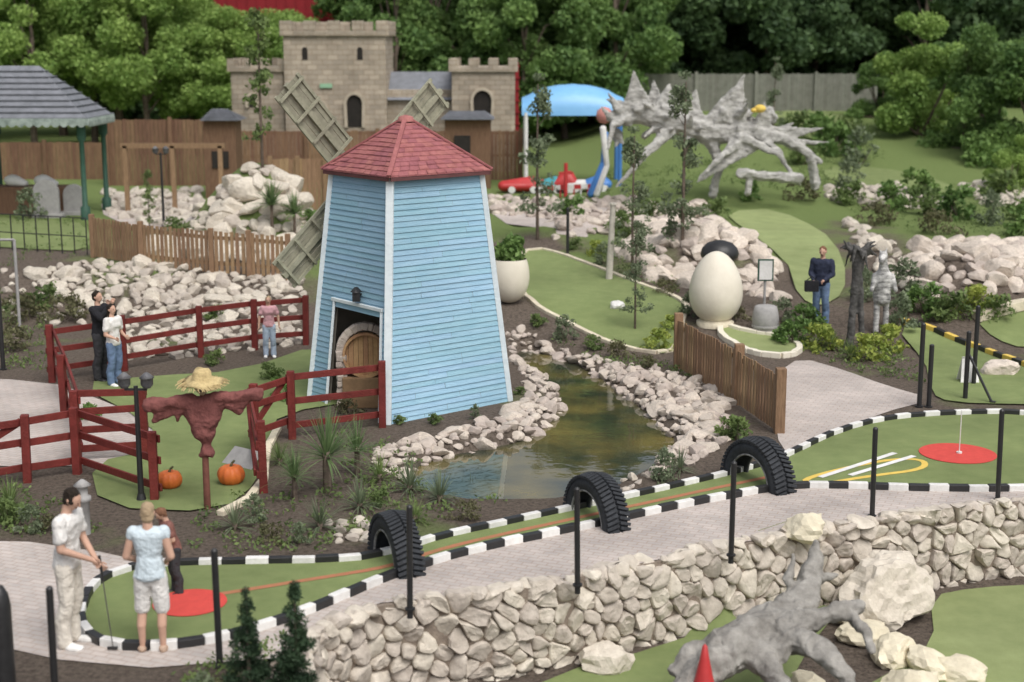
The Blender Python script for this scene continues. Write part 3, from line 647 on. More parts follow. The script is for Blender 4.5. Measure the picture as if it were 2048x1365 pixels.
# ---------------------------------------------------------------- tyres
def tyre(c,dirv,R=.6,label='half sunk black tractor tyre arch over the turf track'):
    t=V((dirv.x,dirv.y,0)).normalized(); s_=V((-t.y,t.x,0)); root=thing('tyre_arch',label,'tyre',c,'tyre arches along the track')
    mb=MB(); prof=[(.40,-.13),(.44,-.16),(.52,-.17),(.58,-.15),(.6,-.1),(.605,0),(.6,.1),(.58,.15),(.52,.17),(.44,.16),(.40,.13),(.43,.11),(.5,.12),(.55,.08),(.55,-.08),(.5,-.12),(.43,-.11)]
    n=40; vs=[]; k=R/.6
    for i in range(n+1):
        a=-.12+(math.pi+.24)*i/n; d=s_*math.cos(a)+V((0,0,1))*math.sin(a)
        for r_,w_ in prof: vs.append(c+d*(r_*k)+t*(w_*k))
    m=len(prof); mb.add(vs,[(i*m+j,i*m+(j+1)%m,(i+1)*m+(j+1)%m,(i+1)*m+j) for i in range(n) for j in range(m)],0,True); mb.obj('tyre_casing',TYRE,c,root)
    mb=MB(); nl=30
    for i in range(nl):
        for sg in(-1,1):
            a=-.05+(math.pi+.1)*(i+(.5 if sg>0 else 0))/nl; d=s_*math.cos(a)+V((0,0,1))*math.sin(a); tt=(-s_*math.sin(a)+V((0,0,1))*math.cos(a))
            p0=c+d*(.625*k)+t*(sg*.01*k); p1=c+d*(.595*k)+t*(sg*.17*k)+tt*(.045*k); mb.beam(p0,p1,.042*k,.05*k,up=d)
    mb.obj('tread',TYRE,c,root,bevel=.006)
    for sg in(-1,1):
        mb=MB()
        for i in range(n): 
            a=-.1+(math.pi+.2)*i/n; b2=-.1+(math.pi+.2)*(i+1)/n
            mb.cyl(c+(s_*math.cos(a)+V((0,0,1))*math.sin(a))*(.415*k)+t*(.145*sg*k),c+(s_*math.cos(b2)+V((0,0,1))*math.sin(b2))*(.415*k)+t*(.145*sg*k),.016*k,n=6)
        mb.obj('tyre_bead',mat('rubber_rim_highlight',(.32,.32,.32),(.06,.06,.06),12),c,root)  # mottled pale grey paints the highlight along the inner rim into the bead
tyre(G0(792,1125),V((1,.42,0)),.62)
tyre(G0(1192,1040),V((1,.5,0)),.62)
tyre(G0(1515,967),V((1,.55,0)),.66)
# ---------------------------------------------------------------- black posts
pm=MB(); pm.cyl((0,0,-.1),(0,0,1.27),.036,.036,12); pm.cyl((0,0,1.27),(0,0,1.29),.036,.02,12)
pm.cyl((0,0,0),(0,0,.024),.06,.06,14)
pme=pm.mesh('black_post',[BLACK])
for u,v,s in [(440,1335,1.02),(820,1220,.98),(1155,1172,.96),(1462,1112,.97),(1744,1034,1.0),(1995,1002,1.05),(112,1420,1.0),(2230,980,1)]:
    o=place('bollard_post',pme,G0(u,v),None,'slim black metal post beside the paved path','post',None,'black posts along the path'); o.scale=(1,1,s); o.rotation_euler=(RND.uniform(-.015,.015),RND.uniform(-.015,.015),0)
for u,v,s in [(1838,815,1.2),(1857,815,.9),(1930,800,1.0),(1947,770,1.2),(1135,510,1.0),(7,740,1.2)]:
    o=place('bollard_post',pme,G(u,v),None,'black metal netting post on the turf edge','post',None,'black posts beside upper greens'); o.scale=(1.2,1.2,s)
mb=MB(); a=G(1985,808); mb.cyl(a,G(1930,800)+V((0,0,.9)),.025,n=8); mb.cyl(a,a+V((0,0,.05)),.06,n=8); mb.obj('support_strut',BLACK,a,label='black diagonal strut bracing a netting post',cat='strut')
mb=MB(); a=G0(12,1400); mb.lathe(a,[(.11,0),(.11,1.0),(.09,1.12),(.05,1.2),(0,1.22)],16); mb.obj('bollard',BLACK,a,label='thick black rounded bollard at path edge',cat='bollard')
mb=MB(); a=G0(170,1068); mb.lathe(a,[(.08,0),(.08,.45),(.11,.47),(.11,.52),(.07,.54),(.07,.66),(.12,.68),(.02,.76),(0,.76)],14); mb.obj('lantern_bollard',GREY,a,label='short grey lantern bollard near soil bed',cat='garden light')
a=G0(1918,912); mb=MB(); mb.cyl(a,a+V((0,0,.75)),.008,n=6); mb.cyl(a,a+V((0,0,.07)),.045,n=12); mb.obj('flag_stick',WHITE,a,label='thin white hole marker stick in the red circle',cat='golf flag')
def lamp(a,H,label):
    root=thing('street_lamp',label,'lamp',a)
    mb=MB(); mb.cyl(a,a+V((0,0,H)),.045,.03); mb.cyl(a,a+V((0,0,.12)),.08,.05); mb.beam(a+V((-.16,0,H-.05)),a+V((.16,0,H-.05)),.03,.03)
    mb.obj('pole',BLACK,a,root)
    for sx_ in (-.16,.16):
        mb=MB(); p=a+V((sx_,0,H-.03)); mb.lathe(p,[(.05,0),(.09,.05),(.09,.14),(.11,.15),(.03,.22),(0,.23)],10); mb.obj('lamp_head',mat('lamp_glass',(.2,.2,.2),(.08,.08,.09),6,.3),a,root)
lamp(G0(283,1003),1.7,'black twin headed garden lamp post')
lamp(G(328,455),2.3,'black twin headed lamp post on paved terrace')
# ---------------------------------------------------------------- scarecrow
a=G0(415,1018); root=thing('scarecrow','scarecrow in maroon shirt and straw hat on a wooden pole','scarecrow',a)
mb=MB(); mb.limb([(a-V((0,0,.1)),.05),(a+V((0,0,.9)),.045),(a+V((0,0,1.75)),.04)]); mb.obj('pole',mat('reddish_pole',(.2,.08,.06),(.12,.05,.035),8),a,root)
mb=MB(); mb.limb([(a+V((-.8,-.02,1.52)),.03),(a+V((.8,-.02,1.68)),.03)]); mb.obj('crossbar',BWOOD,a,root)
mb=MB(); S=lambda x,y,z: a+V((x,y,z))
mb.hull([(S(-.19,0,1.54),(.13,.1,.1)),(S(.19,0,1.57),(.13,.1,.1)),(S(0,0,1.1),(.15,.12,.1))])
mb.hull([(S(0,0,1.12),(.16,.13,.1)),(S(.02,0,.95),(.06,.06,.05))]); mb.hull([(S(.02,0,.96),(.06,.06,.04)),(S(.02,0,.8),(.12,.1,.05))])
mb.limb([(S(-.18,0,1.57),.11),(S(-.5,-.01,1.53),.10),(S(-.74,0,1.5),.11)]); mb.limb([(S(.18,0,1.6),.11),(S(.5,-.01,1.63),.09),(S(.76,0,1.66),.10)])
mb.hull([(S(-.6,0,1.48),.07),(S(-.72,0,1.25),.03),(S(-.42,0,1.43),.06)]); mb.hull([(S(.6,0,1.58),.06),(S(.5,0,1.40),.03),(S(.35,0,1.5),.07)]); mb.hull([(S(-.3,0,1.5),.08),(S(-.38,0,1.28),.02)])
me=remesh(mb,'shirt',[MAROON],.022,2,a,.028,7); place('shirt',me,a,root)
mb=MB(); mb.hull([(S(0,-.03,1.80),(.115,.12,.13))]); mb.hull([(S(0,-.02,1.70),(.06,.06,.05))]); 
me=remesh(mb,'head',[mat('sackcloth',(.55,.45,.3),None,12)],.015,2,a); place('head',me,a,root)
mb=MB(); 
for sx_ in(-.045,.045): mb.hull([(S(sx_,-.145,1.81),(.017,.01,.017))],sub=1)
mb.beam(S(-.05,-.142,1.74),S(.05,-.142,1.74),.01,.012); mb.obj('face',BLACK,a,root)
mb=MB(); mb.lathe(S(0,-.0,1.9),[(.29,-.05),(.30,-.04),(.2,.0),(.135,.02),(.13,.1),(.1,.15),(.0,.17)],26,jit=.12); 
for i in range(110):
    t=RND.uniform(0,6.28); r_=RND.uniform(.2,.29); mb.beam(S(math.cos(t)*r_,math.sin(t)*r_,1.875),S(math.cos(t+.1)*(r_+.09),math.sin(t+.1)*(r_+.09),1.84),.008,.006)
hm=mb; Rt=Matrix.Rotation(.12,3,'X'); pv_=S(0,0,1.9); hm.v=[tuple(pv_+V((0,0,-.03))+Rt@(V(p)-pv_)) for p in hm.v]; hm.obj('straw_hat',STRAW,a,root)
def pumpkin(u,v,r,label):
    a=G0(u,v); root=thing('pumpkin',label,'pumpkin',a,'pumpkins on the turf'); mb=MB(); n=40; m=14; vs=[]
    for j in range(m+1):
        ph=math.pi*j/m
        for i in range(n):
            t=2*math.pi*i/n; k=r*(1-.1*abs(math.sin(t*5))**.6); rr_=math.sin(ph)**.8*k; vs.append(a+V((math.cos(t)*rr_,math.sin(t)*rr_,r*.76+math.cos(ph)*r*.76-.08*r*math.exp(-(ph/.35)**2)*2)))
    mb.add(vs,[(j*n+i,(j+1)*n+i,(j+1)*n+(i+1)%n,j*n+(i+1)%n) for j in range(m) for i in range(n)],0,True); mb.obj('rind',PUMP,a,root)
    mb=MB(); mb.limb([(a+V((0,0,r*1.35)),.025),(a+V((.02,0,r*1.6)),.018),(a+V((.05,0,r*1.75)),.02)],sub=1); mb.obj('stalk',L_OLIVE,a,root)
pumpkin(340,978,.19,'orange pumpkin beside the scarecrow pole'); pumpkin(463,970,.21,'larger orange pumpkin on the turf')
mb=MB(); a=G0(480,925); mb.add([G0(440,930),G0(500,945),G0(525,905),G0(470,892),G0(525,905,.25),G0(470,892,.25)],[(0,1,4,5),(1,2,4),(3,0,5),(2,3,5,4),(0,3,2,1)]); mb.obj('ramp',GREY,a,label='grey concrete golf ramp on the turf',cat='ramp')
# ---------------------------------------------------------------- eggs
def eggprof(r,H): 
    out=[]
    for i in range(25):
        t=math.pi*i/24; z=H/2-math.cos(t)*H/2; out.append((max(0,math.sin(t)*r*(1-.16*(z/H-.45)*2)),z))
    return out
a=G(1430,648); root=thing('giant_egg','giant smooth cream egg standing on a turf lobe','egg',a)
mb=MB(); mb.lathe(a+V((0,0,.02)),eggprof(.6,1.62),40); mb.obj('shell',EGG,a,root)
mb=MB(); mb.lathe(a,[(.42,-.05),(.42,.06),(.3,.12),(.0,.12)],24); mb.obj('base_ring',CREAM,a,root)
a=G(1437,590); mb=MB(); mb.lathe(a,[(.3,-.1),(.34,.85),(.44,.91),(.46,.99),(.42,1.13),(.3,1.25),(.12,1.31),(0,1.32)],20); mb.obj('rubbish_bin',BLACK,a,label='round black domed bin behind the egg',cat='bin')
a=G(1018,606); root=thing('egg_planter','cracked cream egg planter topped with green foliage','planter',a)
mb=MB(); mb.lathe(a,[(r_,z) for r_,z in eggprof(.48,1.5) if z<1.05],28); mb.obj('shell',EGG,a,root)
me=leafmesh('foliage',[((0,0,1.15),.38),((.1,0,1.4),.25)],900,.07,L_MID,4); place('foliage',me,a,root)
# ---------------------------------------------------------------- trees & shrubs
def treeproto(seed,H=10,R=3.0,zb=2.5,n=9000,leaf=.17,m=L_MID,clr=.9,trunk_r=.2,nc=46):
    rr=random.Random(seed); mb=MB(); mb.limb([((0,0,-.2),trunk_r*1.2),((rr.uniform(-.2,.2),0,zb),trunk_r*.8),((rr.uniform(-.3,.3),.2,H*.6),trunk_r*.5),((0,0,H*.85),trunk_r*.2)],sub=1)
    cl=[]
    for i in range(nc):
        a=rr.uniform(0,6.28); z=rr.uniform(zb,H); q=(z-zb)/(H-zb); env=R*(math.sin(math.pi*min(1,(.2+.8*q)))**.5)
        r_=env*math.sqrt(rr.uniform(.25,1)); c=V((math.cos(a)*r_,math.sin(a)*r_,z)); cl.append((c,rr.uniform(.6,1.3)*R/3*clr))
        if i<8: mb.limb([((0,0,max(zb*.7,z*.6)),trunk_r*.35),(c*.55+V((0,0,z*.4)),trunk_r*.2),(c,trunk_r*.08)],sub=1)
    return mb.mesh('trunk',[BARK]),leafmesh('crown',cl,n,leaf,m,seed,shell=3)
def tree(protos,loc,rz=0,sc=1,label='broadleaf tree with dense green crown',name='tree',cat='tree',grp=None):
    t,c=protos; r_=thing(name,label,cat,loc,grp); r_.rotation_euler=(0,0,rz); r_.scale=(sc,sc,sc) if not hasattr(sc,'__len__') else sc
    place('trunk',t,None,r_); place('crown',c,None,r_); return r_
TB=[treeproto(1,10,3.4,3,22000,.12,L_BRIGHT),treeproto(2,9,3.3,2.6,22000,.12,L_BRIGHT)]
TM=[treeproto(3,11,3.5,1.2,18000,.16,L_MID),treeproto(4,12,3.7,1.2,18000,.16,L_MID)]
TD=[treeproto(5,12,3.7,.5,16000,.21,L_DARK),treeproto(6,13,3.9,.5,16000,.21,L_DARK)]
def at(u,y): p=Q(u,300,y); return on(p.x,y)
r2_=random.Random(5)
for u,y,s in [(-60,72,1),(70,70,.95),(190,73,1.0),(300,70,.95),(385,74,.86),(-20,80,1.15),(130,82,1.15),(240,82,1.15),(330,86,1.1)]:
    tree(TB[r2_.randrange(2)],at(u,y),r2_.uniform(0,6),s*(.92 if y<76 else 1),'bright green broadleaf tree with dense leafy crown',grp='bright green trees behind the pavilion')
for u,y,s in [(430,71,.64),(475,70,.63),(520,71,.62),(565,72,.62),(600,73,.60)]:
    tree(TB[r2_.randrange(2)],at(u,y),r2_.uniform(0,6),(.75,.75,s),'low bright green broadleaf tree beside the castle',grp='bright green trees behind the pavilion')
for u,y,s in [(700,78,.95),(790,74,.85),(870,78,.95),(960,76,.9),(1050,74,.85),(1130,77,.95),(1230,76,.92),(1180,84,1.1),(1000,86,1.1),(840,86,1.1),(740,88,1.1)]:
    tree(TM[r2_.randrange(2)],at(u,y),r2_.uniform(0,6),s,'mid green broadleaf tree behind the castle',grp='green woodland trees')
for row,(y,s) in enumerate([(82,.95),(90,1.15),(99,1.35)]):
    u=(1290 if row==0 else (690 if row==1 else -150))
    while u<2250:
        tree(TD[r2_.randrange(2)],at(u+r2_.uniform(-20,20),y+r2_.uniform(-2,2)),r2_.uniform(0,6),s*r2_.uniform(.9,1.1),'tall dark green woodland tree',grp='dark woodland trees'); u+=112
rr=random.Random(8); cl=[(V((rr.uniform(-62,62),rr.uniform(106,118),rr.uniform(1,20))),rr.uniform(2,3.5)) for _ in range(420)]
place('distant_woodland',leafmesh('distant_woodland',cl,26000,.55,L_DARK,31),V((0,0,0)),None,'dense dark green woodland mass beyond the park','woodland','stuff')
def bushproto(seed,H,R,n,leaf,m):
    rr=random.Random(seed); cl=[]; mb=MB()
    for i in range(26):
        a=rr.uniform(0,6.28); q=rr.random(); z=H*q*.9; r_=R*math.sqrt(rr.random())*(1-.6*q*q); c=V((math.cos(a)*r_,math.sin(a)*r_,z)); cl.append((c,R*rr.uniform(.18,.38)))
        if i<6: mb.limb([((0,0,-.05),.03*H/2),(c,.012*H/2)],sub=1)
    return mb.mesh('stem',[BARK]),leafmesh('foliage',cl,n,leaf,m,seed)
def bush(pr,loc,rz=0,sc=1,label='leafy green shrub',grp=None,name='shrub'):
    t,c=pr; r_=thing(name,label,'shrub',loc,grp); r_.rotation_euler=(0,0,rz); r_.scale=(sc,sc,sc) if not hasattr(sc,'__len__') else sc
    place('stem',t,None,r_); place('foliage',c,None,r_); return r_
BBIG=bushproto(20,5.6,2.4,14000,.1,L_BRIGHT); BBIGM=bushproto(21,5.2,2.5,14000,.1,L_MID)
bush(BBIG,at(1840,66),0,.98,'tall rounded bright green shrub on the lawn')
bush(BBIGM,at(1985,62),1,1.0,'tall dense mid green shrub'); bush(BBIGM,at(2090,60),2,1.1,'tall dense mid green shrub')
bush(BBIGM,at(1760,72),2,.6,'rounded mid green shrub'); bush(BBIG,at(2030,54),2,.38,'bright low green shrub'); bush(BBIGM,at(1900,70),3,.8,'rounded mid green shrub')
BS=[bushproto(30,.6,.42,600,.05,L_SHRUB),bushproto(31,.8,.38,600,.045,L_GREY),bushproto(32,.5,.45,600,.05,L_YEL),bushproto(33,.7,.45,700,.055,L_MID),bushproto(34,.55,.45,450,.045,L_OLIVE)]
SL=['small green leafy shrub in soil bed','grey green feathery shrub','yellow green golden shrub','mid green leafy shrub','olive brown low shrub']
shr=[(505,1045,1,.45),(760,1010,0,.5),(600,1090,1,.45),(540,1085,4,.45),(930,1038,4,.5),(1075,655,0,.6),(1130,682,1,.65),(1185,700,0,.55),(1240,716,4,.6),(1320,700,2,.8),(1345,660,2,.7),(1380,630,1,.7),
(1610,660,3,1.0),(1640,700,2,1),(1740,720,2,1.2),(1780,700,2,1),(1800,660,1,1.1),(1590,690,3,.9),(1560,645,1,.8),(1850,630,3,1.1),(1900,640,0,1.2),(1950,620,2,1.1),(1990,640,0,1),(1800,600,1,1.2),(1190,510,2,.8),(1210,530,1,.9),(1330,590,4,.7),(1150,500,0,.7),
(1700,410,0,1.6),(1780,420,3,1.6),(1850,430,0,1.5),(1920,440,3,1.5),(1980,450,1,1.6),(2040,440,0,1.5),(1750,450,4,1.4),(1880,470,4,1.4),(1700,380,1,1.5),(1830,395,3,1.6),(2000,400,0,1.6),(2040,470,3,1.5),(1600,330,0,2),(1660,310,3,2),(1720,330,1,2),(1590,280,0,2.2),(1640,290,3,2),(1700,290,0,2.2),
(40,640,4,1.2),(90,620,0,1),(130,640,4,1),(20,700,4,1.1),(20,1050,0,.6),(60,1065,1,.5),(110,1060,4,.5),(180,840,3,.5),(430,730,0,.6),(560,800,3,.6),(540,760,0,.6),(700,830,4,.6),(870,850,0,.4),(950,840,1,.4),(430,640,0,.6),(1480,640,4,.6),(1400,720,4,.6),(1290,735,4,.5),
(1150,440,3,1.1),(1240,470,0,1.2),(1300,440,0,1.1),(1360,480,1,1.2),(1430,440,0,1.1),(1500,400,3,1.2),(1600,400,4,1.2),(350,470,0,1),(620,470,3,1),(240,480,0,1),(60,440,1,1.2),(1470,880,0,.7),(1330,960,1,.6),(1730,600,1,1.0),(1040,790,0,.3),(800,850,0,.3)]
for u,v,k,s in shr:
    bush(BS[k],G(u,v),RND.uniform(0,6),s*RND.uniform(.85,1.15),SL[k],grp='shrubs in the soil beds')
def yucca(seed,n,Lb,w,m,stem=0.15):
    rr=random.Random(seed); mb=MB()
    for i in range(n):
        a=rr.uniform(0,6.28); el_=rr.uniform(.1,1.45); L_=Lb*rr.uniform(.7,1.1); d=V((math.cos(a)*math.cos(el_),math.sin(a)*math.cos(el_),math.sin(el_))); sd_=V((-math.sin(a),math.cos(a),0)); p=V((0,0,stem)); pts=[]
        for k in range(5):
            t=k/4; ww=w*(1-t)**.7*(.6+.4*min(1,t*4)); q_=p+d*(L_*t)-V((0,0,1))*(L_*.35*t*t*math.cos(el_)); pts+=[q_-sd_*ww,q_+sd_*ww]
        mb.add(pts,[(2*k,2*k+1,2*k+3,2*k+2) for k in range(4)])
    st=MB(); st.limb([((0,0,-.1),.06),((0,0,stem+.05),.05)],sub=1)
    return st.mesh('stem',[BARK]),mb.mesh('foliage',[m])
Y=[yucca(1,120,.72,.011,L_PALM,.4),yucca(2,80,.6,.012,L_GREY,.05),yucca(3,70,.5,.011,L_SHRUB,.05),yucca(4,120,.9,.03,L_PALM,.9)]
for u,v,k,s,lab in [(655,985,0,1.3,'wispy green palm with arching leaves'),(715,950,0,.9,'spiky green yucca with arching leaves'),(590,1000,0,.8,'spiky green yucca with arching leaves'),(820,985,1,1,'grey green spiky grass clump'),(880,1005,1,.9,'grey green spiky grass clump'),(760,965,2,1,'fine leaved ornamental grass clump'),(560,930,2,.9,'fine leaved ornamental grass clump'),(640,1060,1,.9,'grey green spiky grass clump'),(720,1020,1,.9,'grey green spiky grass clump'),(830,1045,2,.8,'fine leaved ornamental grass clump'),(940,1000,1,.7,'grey green spiky grass clump'),(545,470,3,.9,'small palm with fan leaves by the rock mound'),(590,480,3,.8,'small palm with fan leaves by the rock mound'),(1700,720,2,1,'fine leaved ornamental grass clump'),(1660,700,2,1.1,'fine leaved ornamental grass clump'),(1360,945,1,.7,'grey green spiky grass clump'),(470,1060,1,.8,'grey green spiky grass clump'),(20,1020,2,1.1,'fine leaved ornamental grass clump')]:
    bush(Y[k],G(u,v),RND.uniform(0,6),s,lab,name='spiky_plant')
def sapproto(seed,H,R,n,leaf,m):
    rr=random.Random(seed); mb=MB(); mb.limb([((0,0,-.1),.05),((.03,0,H*.5),.035),((0,0,H*.95),.012)],sub=1); cl=[]
    for i in range(30):
        q_=rr.uniform(.18,1); a=rr.uniform(0,6.28); r_=R*(1-q_*.75)*rr.uniform(.2,1); c=V((math.cos(a)*r_,math.sin(a)*r_,H*q_)); cl.append((c,R*rr.uniform(.18,.4)))
        if i%2: mb.limb([((0,0,H*q_*.9),.012),(c,.005)],sub=1)
    return mb.mesh('trunk',[BARK]),leafmesh('crown',cl,n,leaf,m,seed)
SP=[sapproto(1,4,.65,1700,.05,L_GREY),sapproto(2,4,.6,1300,.055,L_SHRUB)]
for u,v,H,k in [(1075,480,4.6,0),(1265,560,3.8,0),(1365,490,4.4,0),(525,335,4.4,1),(920,300,3.6,1),(1545,290,3.6,0),(1270,660,2.4,0),(300,470,1.9,1),(870,330,3,1),(1925,300,4,1)]:
    tree(SP[k],G(u,v),RND.uniform(0,6),(H/4,H/4,H/4),'slender young tree with sparse grey green foliage','sapling','young tree','slender young trees')
def conifer(seed,H,R,n):
    rr=random.Random(seed); mb=MB(); mb.limb([((0,0,-.1),.03),((0,0,H),.008)],sub=1); cl=[]
    for i in range(60):
        q_=rr.random(); a=rr.uniform(0,6.28); r_=R*(1-q_)*rr.uniform(.3,1); cl.append((V((math.cos(a)*r_,math.sin(a)*r_,H*q_)),.045+.06*(1-q_)))
    return mb.mesh('trunk',[BARK]),leafmesh('crown',cl,n,.026,leafmat('leaf_conifer',(.07,.12,.06),(.02,.04,.022),2),seed,asp=.25)
CF=[conifer(1,1.15,.28,6000),conifer(2,1.0,.26,6000)]
for u,v,k,s in [(500,1392,0,1.0),(595,1385,1,1.15)]: tree(CF[k],G0(u,v),u,s,'small dark green narrow conifer at the path edge','conifer','conifer','dark conifers at the path edge')
for u,v,k,s in [(400,1420,1,.5),(440,1400,4,.4)]: bush(BS[k],G0(u,v),0,s,SL[k],grp='shrubs in the soil beds')
cl=[]
for px,n in [([(450,1000),(800,950),(1000,1020),(860,1060),(700,1100),(380,1110),(380,1040)],150),([(1060,655),(1200,715),(1350,735),(1450,780),(1340,745),(1200,725)],60),([(1560,640),(1800,700),(1850,770),(1700,740),(1590,700)],150),([(1700,390),(2100,420),(2100,480),(1850,470),(1700,440)],200),([(0,580),(120,640),(90,740),(0,740)],110),([(-20,960),(160,1010),(200,1080),(-20,1080)],80),([(1560,240),(1750,260),(1760,330),(1580,330)],150),([(1800,600),(2000,600),(2000,650),(1860,650)],60),([(1180,490),(1360,560),(1360,590),(1200,530)],60),([(0,420),(200,440),(180,520),(0,540)],60),([(660,860),(780,880),(900,960),(1000,1010),(700,990)],60),([(1200,340),(1700,340),(1700,400),(1200,400)],160),([(380,1350),(620,1350),(620,1420),(380,1420)],40)]:
    P=[G(u,v) for u,v in px]; x0=min(p.x for p in P);x1=max(p.x for p in P);y0=min(p.y for p in P);y1=max(p.y for p in P); k=0
    while k<n:
        x=RND.uniform(x0,x1);y=RND.uniform(y0,y1)
        if inpoly((x,y),P): cl.append((on(x,y,.03),RND.uniform(.05,.2)*(1+max(0,y-30)*.03))); k+=1
place('ground_cover',leafmesh('ground_cover',cl,30000,.032,L_SHRUB,9,zs=.7),V((0,0,0)),None,'low green ground cover plants over soil','ground cover','stuff')
# ---------------------------------------------------------------- castle
def tower(root,u0,u1,vtop,y,depth,mh=.4,nm=5,part='tower'):
    p0=Q(u0,vtop,y);p1=Q(u1,vtop,y); x0,x1,zt=p0.x,p1.x,p0.z; z0=h((x0+x1)/2,y)-.2; mb=MB(); zc=zt-mh
    mb.box(((x0+x1)/2,y+depth/2,(z0+zc)/2),(x1-x0,depth,zc-z0)); 
    o=.12; mb.box(((x0+x1)/2,y+depth/2,zc-.1),(x1-x0+2*o,depth+2*o,.2+.006))
    w=(x1-x0+2*o)/(2*nm-1)
    for i in range(nm):
        for yy in(y-o+.12,y+depth+o-.12): mb.box((x0-o+w*(2*i+.5),yy,zc+mh/2),(w,.24,mh))
    for i in range(1,nm-1):
        for xx in(x0-o+.12,x1+o-.12): mb.box((xx,y-o+w*(2*i+.5)*(depth+2*o)/(x1-x0+2*o),zc+mh/2),(.24,w,mh))
    mb.obj(part,CASTLE,root.location,root,bevel=.02); return x0,x1,zt
def arch(root,u,vb,vt,y,w,name='window',mats=DARK,frame=True):
    pb=Q(u,vb,y);pt=Q(u,vt,y); x=pb.x; zb=pb.z; zt=pt.z; mb=MB(); n=10; r_=w/2
    pts=[(x-r_,zb),(x+r_,zb)]+[(x+r_*math.cos(math.pi*i/n),zt-r_+r_*1.1*math.sin(math.pi*i/n)) for i in range(n+1)]
    mb.add([(a,y-.02,b_) for a,b_ in pts]+[(a,y-.0,b_) for a,b_ in pts],[tuple(range(len(pts)))]+[(i,i+len(pts),(i+1)%len(pts)+len(pts),(i+1)%len(pts)) for i in range(len(pts))]); mb.obj(name,mats,root.location,root)
    if frame:
        mb=MB()
        pp=[V((x-r_,y-.05,zb))]+[V((x-r_*1.08*math.cos(math.pi*i/n),y-.05,zt-r_+r_*1.18*math.sin(math.pi*i/n))) for i in range(n+1)]+[V((x+r_,y-.05,zb))]
        for a,b_ in zip(pp,pp[1:]): mb.beam(a,b_,.12,.14,up=V((0,1,0)))
        mb.obj('arch_surround',mat('pale_dressed_stone',(.52,.45,.35)),root.location,root)
YC=62
castle=thing('castle','sandstone play castle with battlemented towers and slate roofed hall','castle',at(700,YC))
tower(castle,565,770,42,YC,4,nm=5); tower(castle,460,566,118,YC+.4,3,mh=.32,nm=4); tower(castle,903,1030,118,YC-.3,3,mh=.32,nm=4)
p0=Q(770,200,YC+.6);p1=Q(905,200,YC+.6)
mb=MB(); mb.box(((p0.x+p1.x)/2,YC+2.6,(p0.z+1)/2),(p1.x-p0.x,4,p0.z-1+.8)); mb.obj('hall',CASTLE,castle.location,castle)
mb=MB(); mb.add([(p0.x-.0,YC+.4,p0.z+.0),(p1.x,YC+.4,p0.z),(p1.x,YC+2.6,p0.z+1.1),(p0.x,YC+2.6,p0.z+1.1),(p1.x,YC+4.8,p0.z),(p0.x,YC+4.8,p0.z)],[(0,1,2,3),(3,2,4,5),(0,3,5),(1,4,2)]); mb.obj('hall_roof',SLATE,castle.location,castle)
arch(castle,710,255,190,YC,.7,'door'); arch(castle,640,240,205,YC,.55); arch(castle,965,235,182,YC-.3,.8)
arch(castle,505,215,190,YC+.4,.4); arch(castle,610,120,95,YC,.22,frame=False); arch(castle,720,120,95,YC,.22,frame=False)
p=Q(652,172,YC-.05); mb=MB(); mb.box(p,(.5,.06,.17)); mb.obj('green_sign',mat('green_sign_board',(.30,.5,.33),None,3),castle.location,castle)
p0=Q(428,24,77);p1=Q(662,24,77); mb=MB(); o=at(545,77)
mb.box(((p0.x+p1.x)/2,79,6.2),(p1.x-p0.x,4,10.6)); 
for i in range(12): mb.box((p0.x+(i+.5)*(p1.x-p0.x)/12,76.97,6.2),(.08,.06,10.4))
bl=mb.obj('building',REDB,o,label='tall dark red clad building behind the castle',cat='building')
mb=MB(); mb.box(((p0.x+p1.x)/2,79,11.6),(p1.x-p0.x+.6,4.6,.25)); mb.obj('roof_edge',SLATE,o,bl)
p0=Q(1034,125,67); o=at(1034,67); rt=thing('ride_tower','slim red painted ride mast beside the castle','mast',o); mb=MB(); mb.box((p0.x,67,(p0.z+o.z)/2),(.16,.16,p0.z-o.z)); 
for i in range(8): mb.box((p0.x,67,o.z+.5+i*.5),(.26,.26,.05))
mb.obj('mast',REDB,o,rt)
def boardfence(u0,u1,vt,y,label,m=DKWOOD):
    a=at(u0,y);b_=at(u1,y); zt=Q(u0,vt,y).z; root=thing('board_fence',label,'fence',a); mb=MB(); L_=(b_-a); n=int(L_.length/.15)
    for i in range(n):
        p=a+L_*((i+.5)/n); z=h(p.x,p.y)-.05; mb.box((p.x,p.y-.01*(i%2),(z+zt)/2+RND.uniform(-.02,.02)),(.14,.025,zt-z))
    mb.obj('board_panel',m,a,root); mb=MB(); 
    for zz in(.5,.95): mb.beam(V((a.x,a.y+.05,a.z+(zt-a.z)*zz)),V((b_.x,b_.y+.05,b_.z+(zt-b_.z)*zz)),.05,.1)
    mb.obj('rail',m,a,root)
    k=max(2,int(L_.length/2.4))
    for i in range(k+1):
        p=a+L_*(i/k); mb=MB(); mb.box((p.x,p.y-.06,(h(p.x,p.y)+zt)/2+.05),(.14,.14,zt-h(p.x,p.y)+.1)); mb.obj('post',m,a,root)
boardfence(-40,220,285,60,'dark brown board fence behind the pavilion'); boardfence(215,470,240,58,'tall brown vertical board fence beside the castle')
boardfence(470,1042,262,59,'dark brown boarded fence in front of the castle'); boardfence(540,650,318,50,'brown board fence beyond the rock mound',BWOOD)
GF=mat('grey_fence',(.235,.235,.2),(.16,.165,.135),3,.9,.3,rand=.2); boardfence(1270,1745,148,76,'weathered grey boundary fence below the wood',GF)
a=at(250,50); root=thing('timber_frame','tall brown timber goalpost frame','frame',a)
for u in(250,345,440):
    b_=at(u,50); mb=MB(); mb.beam(b_,V((b_.x,50,Q(u,292,50).z)),.14,.14); mb.obj('post',BWOOD,a,root)
